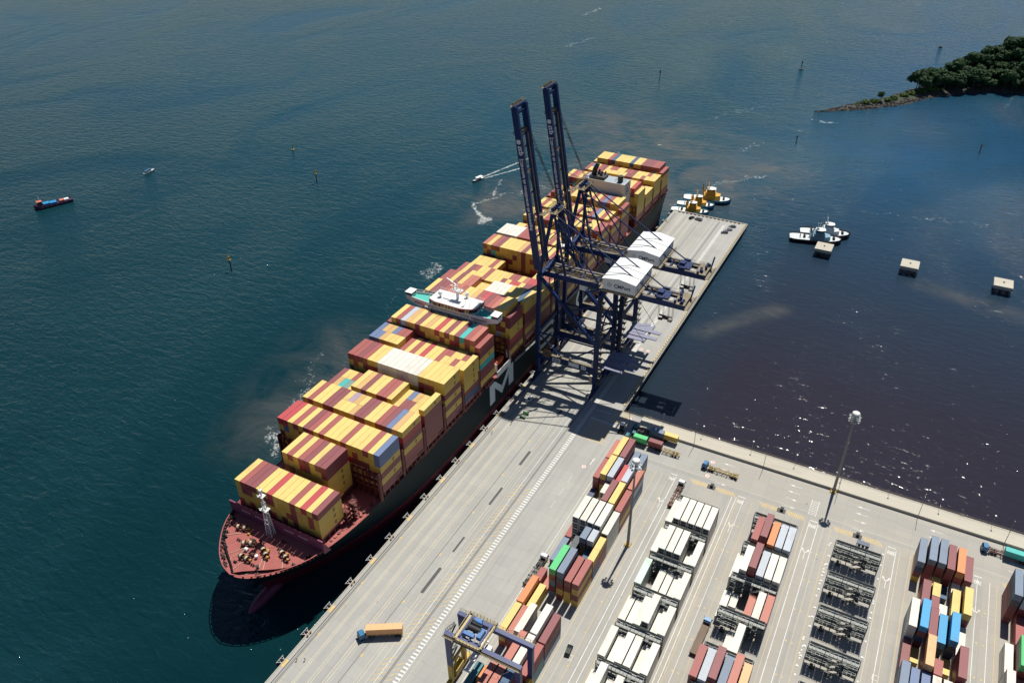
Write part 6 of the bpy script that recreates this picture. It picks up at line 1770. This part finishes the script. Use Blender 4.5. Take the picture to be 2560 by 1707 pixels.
gm = bpy.data.materials.new("island_ground"); gm.use_nodes = True; nt = gm.node_tree; b = nt.nodes["Principled BSDF"]; b.inputs["Roughness"].default_value = .95
g = nt.nodes.new("ShaderNodeNewGeometry"); s = nt.nodes.new("ShaderNodeSeparateXYZ"); nt.links.new(g.outputs["Position"], s.inputs[0])
nn = noise_n(nt, g.outputs["Position"], .25, 5, .7)
rock = mixc(nt, nn, (.018, .018, .017), (.075, .068, .058)); green = mixc(nt, nn, (.012, .03, .012), (.04, .06, .02))
hz = mathn(nt, 'ADD', s.outputs["Z"], mathn(nt, 'MULTIPLY', nn, 2.0))
nt.links.new(mixc(nt, maprange(nt, hz, -1.2, .6), rock, green), b.inputs["Base Color"])
solo("island_terrain", m, gm, kind="structure", smooth=True)
# boulders
ri = random.Random(21); m = MB()
def boulder(m, x, y, z, r):
    rings = []
    for q in (.35, 1.0, 1.7, 2.5): rings.append([(x+r*math.sin(q)*math.cos(a)*ri.uniform(.75, 1.2), y+r*math.sin(q)*math.sin(a)*ri.uniform(.75, 1.2), z+r*.7*math.cos(q)*ri.uniform(.8, 1.2)) for a in [2*math.pi*i/6 for i in range(6)]])
    m.loft(rings)
c_ = 0
while c_ < 900:
    x = ri.uniform(38, 215); y = ri.uniform(758, 965); f = land(x, y)
    if -1.0 < f < (6.5 if x < 125 else 2.5) and ri.random() < (.95 if f < 3 else .4): boulder(m, x, y, land_z(x, y)+.1, ri.uniform(.5, 1.3)); c_ += 1
solo("shore_rocks", m, mat("shore_rock", (0.05, 0.047, 0.043), .9, .4, .3, obj_var=.25), "dark boulders covering the low shore of the island spit", "rocks", kind="stuff")
boulder_m = MB(); boulder(boulder_m, 124.2, 1057.8, WZ+.3, 2.2); solo("rock", boulder_m, DARK, "lone dark rock in the water beyond the island", "rock", loc=(124.2, 1057.8, WZ))
# foliage
def leafm(name, c1, c2):
    m = bpy.data.materials.new(name); m.use_nodes = True; nt = m.node_tree; b = nt.nodes["Principled BSDF"]; b.inputs["Roughness"].default_value = .7; b.inputs["Specular IOR Level"].default_value = .2
    g = nt.nodes.new("ShaderNodeNewGeometry"); oi = nt.nodes.new("ShaderNodeObjectInfo")
    v = mathn(nt, 'ADD', mathn(nt, 'MULTIPLY', g.outputs["Random Per Island"], .5), mathn(nt, 'MULTIPLY', oi.outputs["Random"], .5))
    nt.links.new(mixc(nt, v, c1, c2), b.inputs["Base Color"]); return m
LF = [leafm("leaf_dark_green", (.008, .035, .012), (.03, .075, .02)), leafm("leaf_olive_green", (.035, .075, .012), (.09, .13, .02))]
BARK = mat("bark", (.07, .055, .04), .9)
def crown_mesh(seed, r, h, n, lm, base):
    q = random.Random(seed); m = MB(); lobes = []
    for k in range(7): a = q.uniform(0, 6.28); d = r*q.uniform(.1, .6); lobes.append((d*math.cos(a), d*math.sin(a), base+h*q.uniform(.35, .8), r*q.uniform(.42, .62)))
    for k in range(n):
        lx, ly, lz, lr = lobes[k % 7]
        u = q.uniform(-.5, 1); a = q.uniform(0, 6.28); w = math.sqrt(1-u*u); rad = lr*q.uniform(.75, 1.08)
        c = Vector((lx+rad*w*math.cos(a), ly+rad*w*math.sin(a), lz+rad*u*.75)); nrm = Vector((w*math.cos(a), w*math.sin(a), u+.35)).normalized()+Vector((q.uniform(-.5,.5), q.uniform(-.5,.5), q.uniform(-.5,.5)))
        t1 = nrm.cross(Vector((q.uniform(-1,1), q.uniform(-1,1), .3))).normalized(); t2 = nrm.cross(t1).normalized(); s_ = q.uniform(.35, .8)*(r/6)**.6
        m.quad([c-t1*s_-t2*s_*.6, c+t1*s_*.9-t2*s_, c+t1*s_+t2*s_*.7, c-t1*s_*.8+t2*s_])
    return m.mesh("crown", [lm])
TV = []
for k in range(5):
    cm = crown_mesh(100+k, 6.2+k*.5, 10, 900, LF[0], 5.0)
    tm = MB(); tm.tube((0,0,-2), (0,0,6), .4, .3, 7); tm.tube((0,0,5), (2,1,9), .25, .12, 6); tm.tube((0,0,5), (-2,-1,9.5), .25, .12, 6); tm.tube((0,0,4.5), (.5,-2.2,8.5), .22, .1, 6)
    TV.append((cm, tm.mesh("trunk", [BARK])))
SV = [crown_mesh(200+k, 3.4, 3.6, 420, LF[1], -.6) for k in range(3)]
def tree(x, y, s, k, label, group, nm="tree"):
    o = thing(nm, label, nm, (x, y, land_z(x, y)-.3), ri.uniform(0, 6.28), group); o.scale = (s, s, s*ri.uniform(.9, 1.15))
    for nm2, me in (("crown", TV[k][0]), ("trunk", TV[k][1])):
        c = bpy.data.objects.new(nm2, me); COL.objects.link(c); c.parent = o
pts = []; tries = 0
while len(pts) < 175 and tries < 20000:
    tries += 1; x = ri.uniform(116, 262); y = ri.uniform(856, 1010); f = land(x, y)
    if f > (4.5 if x < 150 else 1.2) and y < 945+ (x-128)*.6 and all((x-a)**2+(y-b)**2 > 42 for a, b in pts): pts.append((x, y))
for i, (x, y) in enumerate(pts): tree(x, y, ri.uniform(.8, 1.2), i % 5, "dark green broadleaf tree in the dense wood on the island", "trees of the island wood")
for i, (x, y, s, lb) in enumerate(((74, 797, 1.0, "olive green shrub nearest the tip of the rocky spit"), (80, 801, 1.3, "wide olive shrub second from the tip of the spit"), (86, 808, 1.25, "olive shrub just before the dark round bush on the spit"),
        (97, 818, 1.1, "low olive shrub just behind the dark round bush"), (102, 825, 1.2, "olive shrub in the middle of the spit"), (110, 838, 1.3, "broad olive shrub toward the wooded end of the spit"), (115, 846, 1.3, "olive shrub next to the wooded end of the spit"), (122, 858, 1.4, "light green shrub at the foot of the wood"), (128, 868, 1.5, "tall light green shrub against the dark trees"), (134, 872, 1.3, "light green shrub on the near shore below the trees"))):
    o = bpy.data.objects.new("shrub", SV[i % 3]); COL.objects.link(o); o.location = (x, y, land_z(x, y)-.2); o.scale = (s, s, s*.9); o.rotation_euler = (0, 0, i*1.1)
    props(o, lb, "shrub", "olive shrubs on the spit")
tree(91.5, 814, .55, 1, "small dark round tree standing among the olive shrubs", "", "tree")
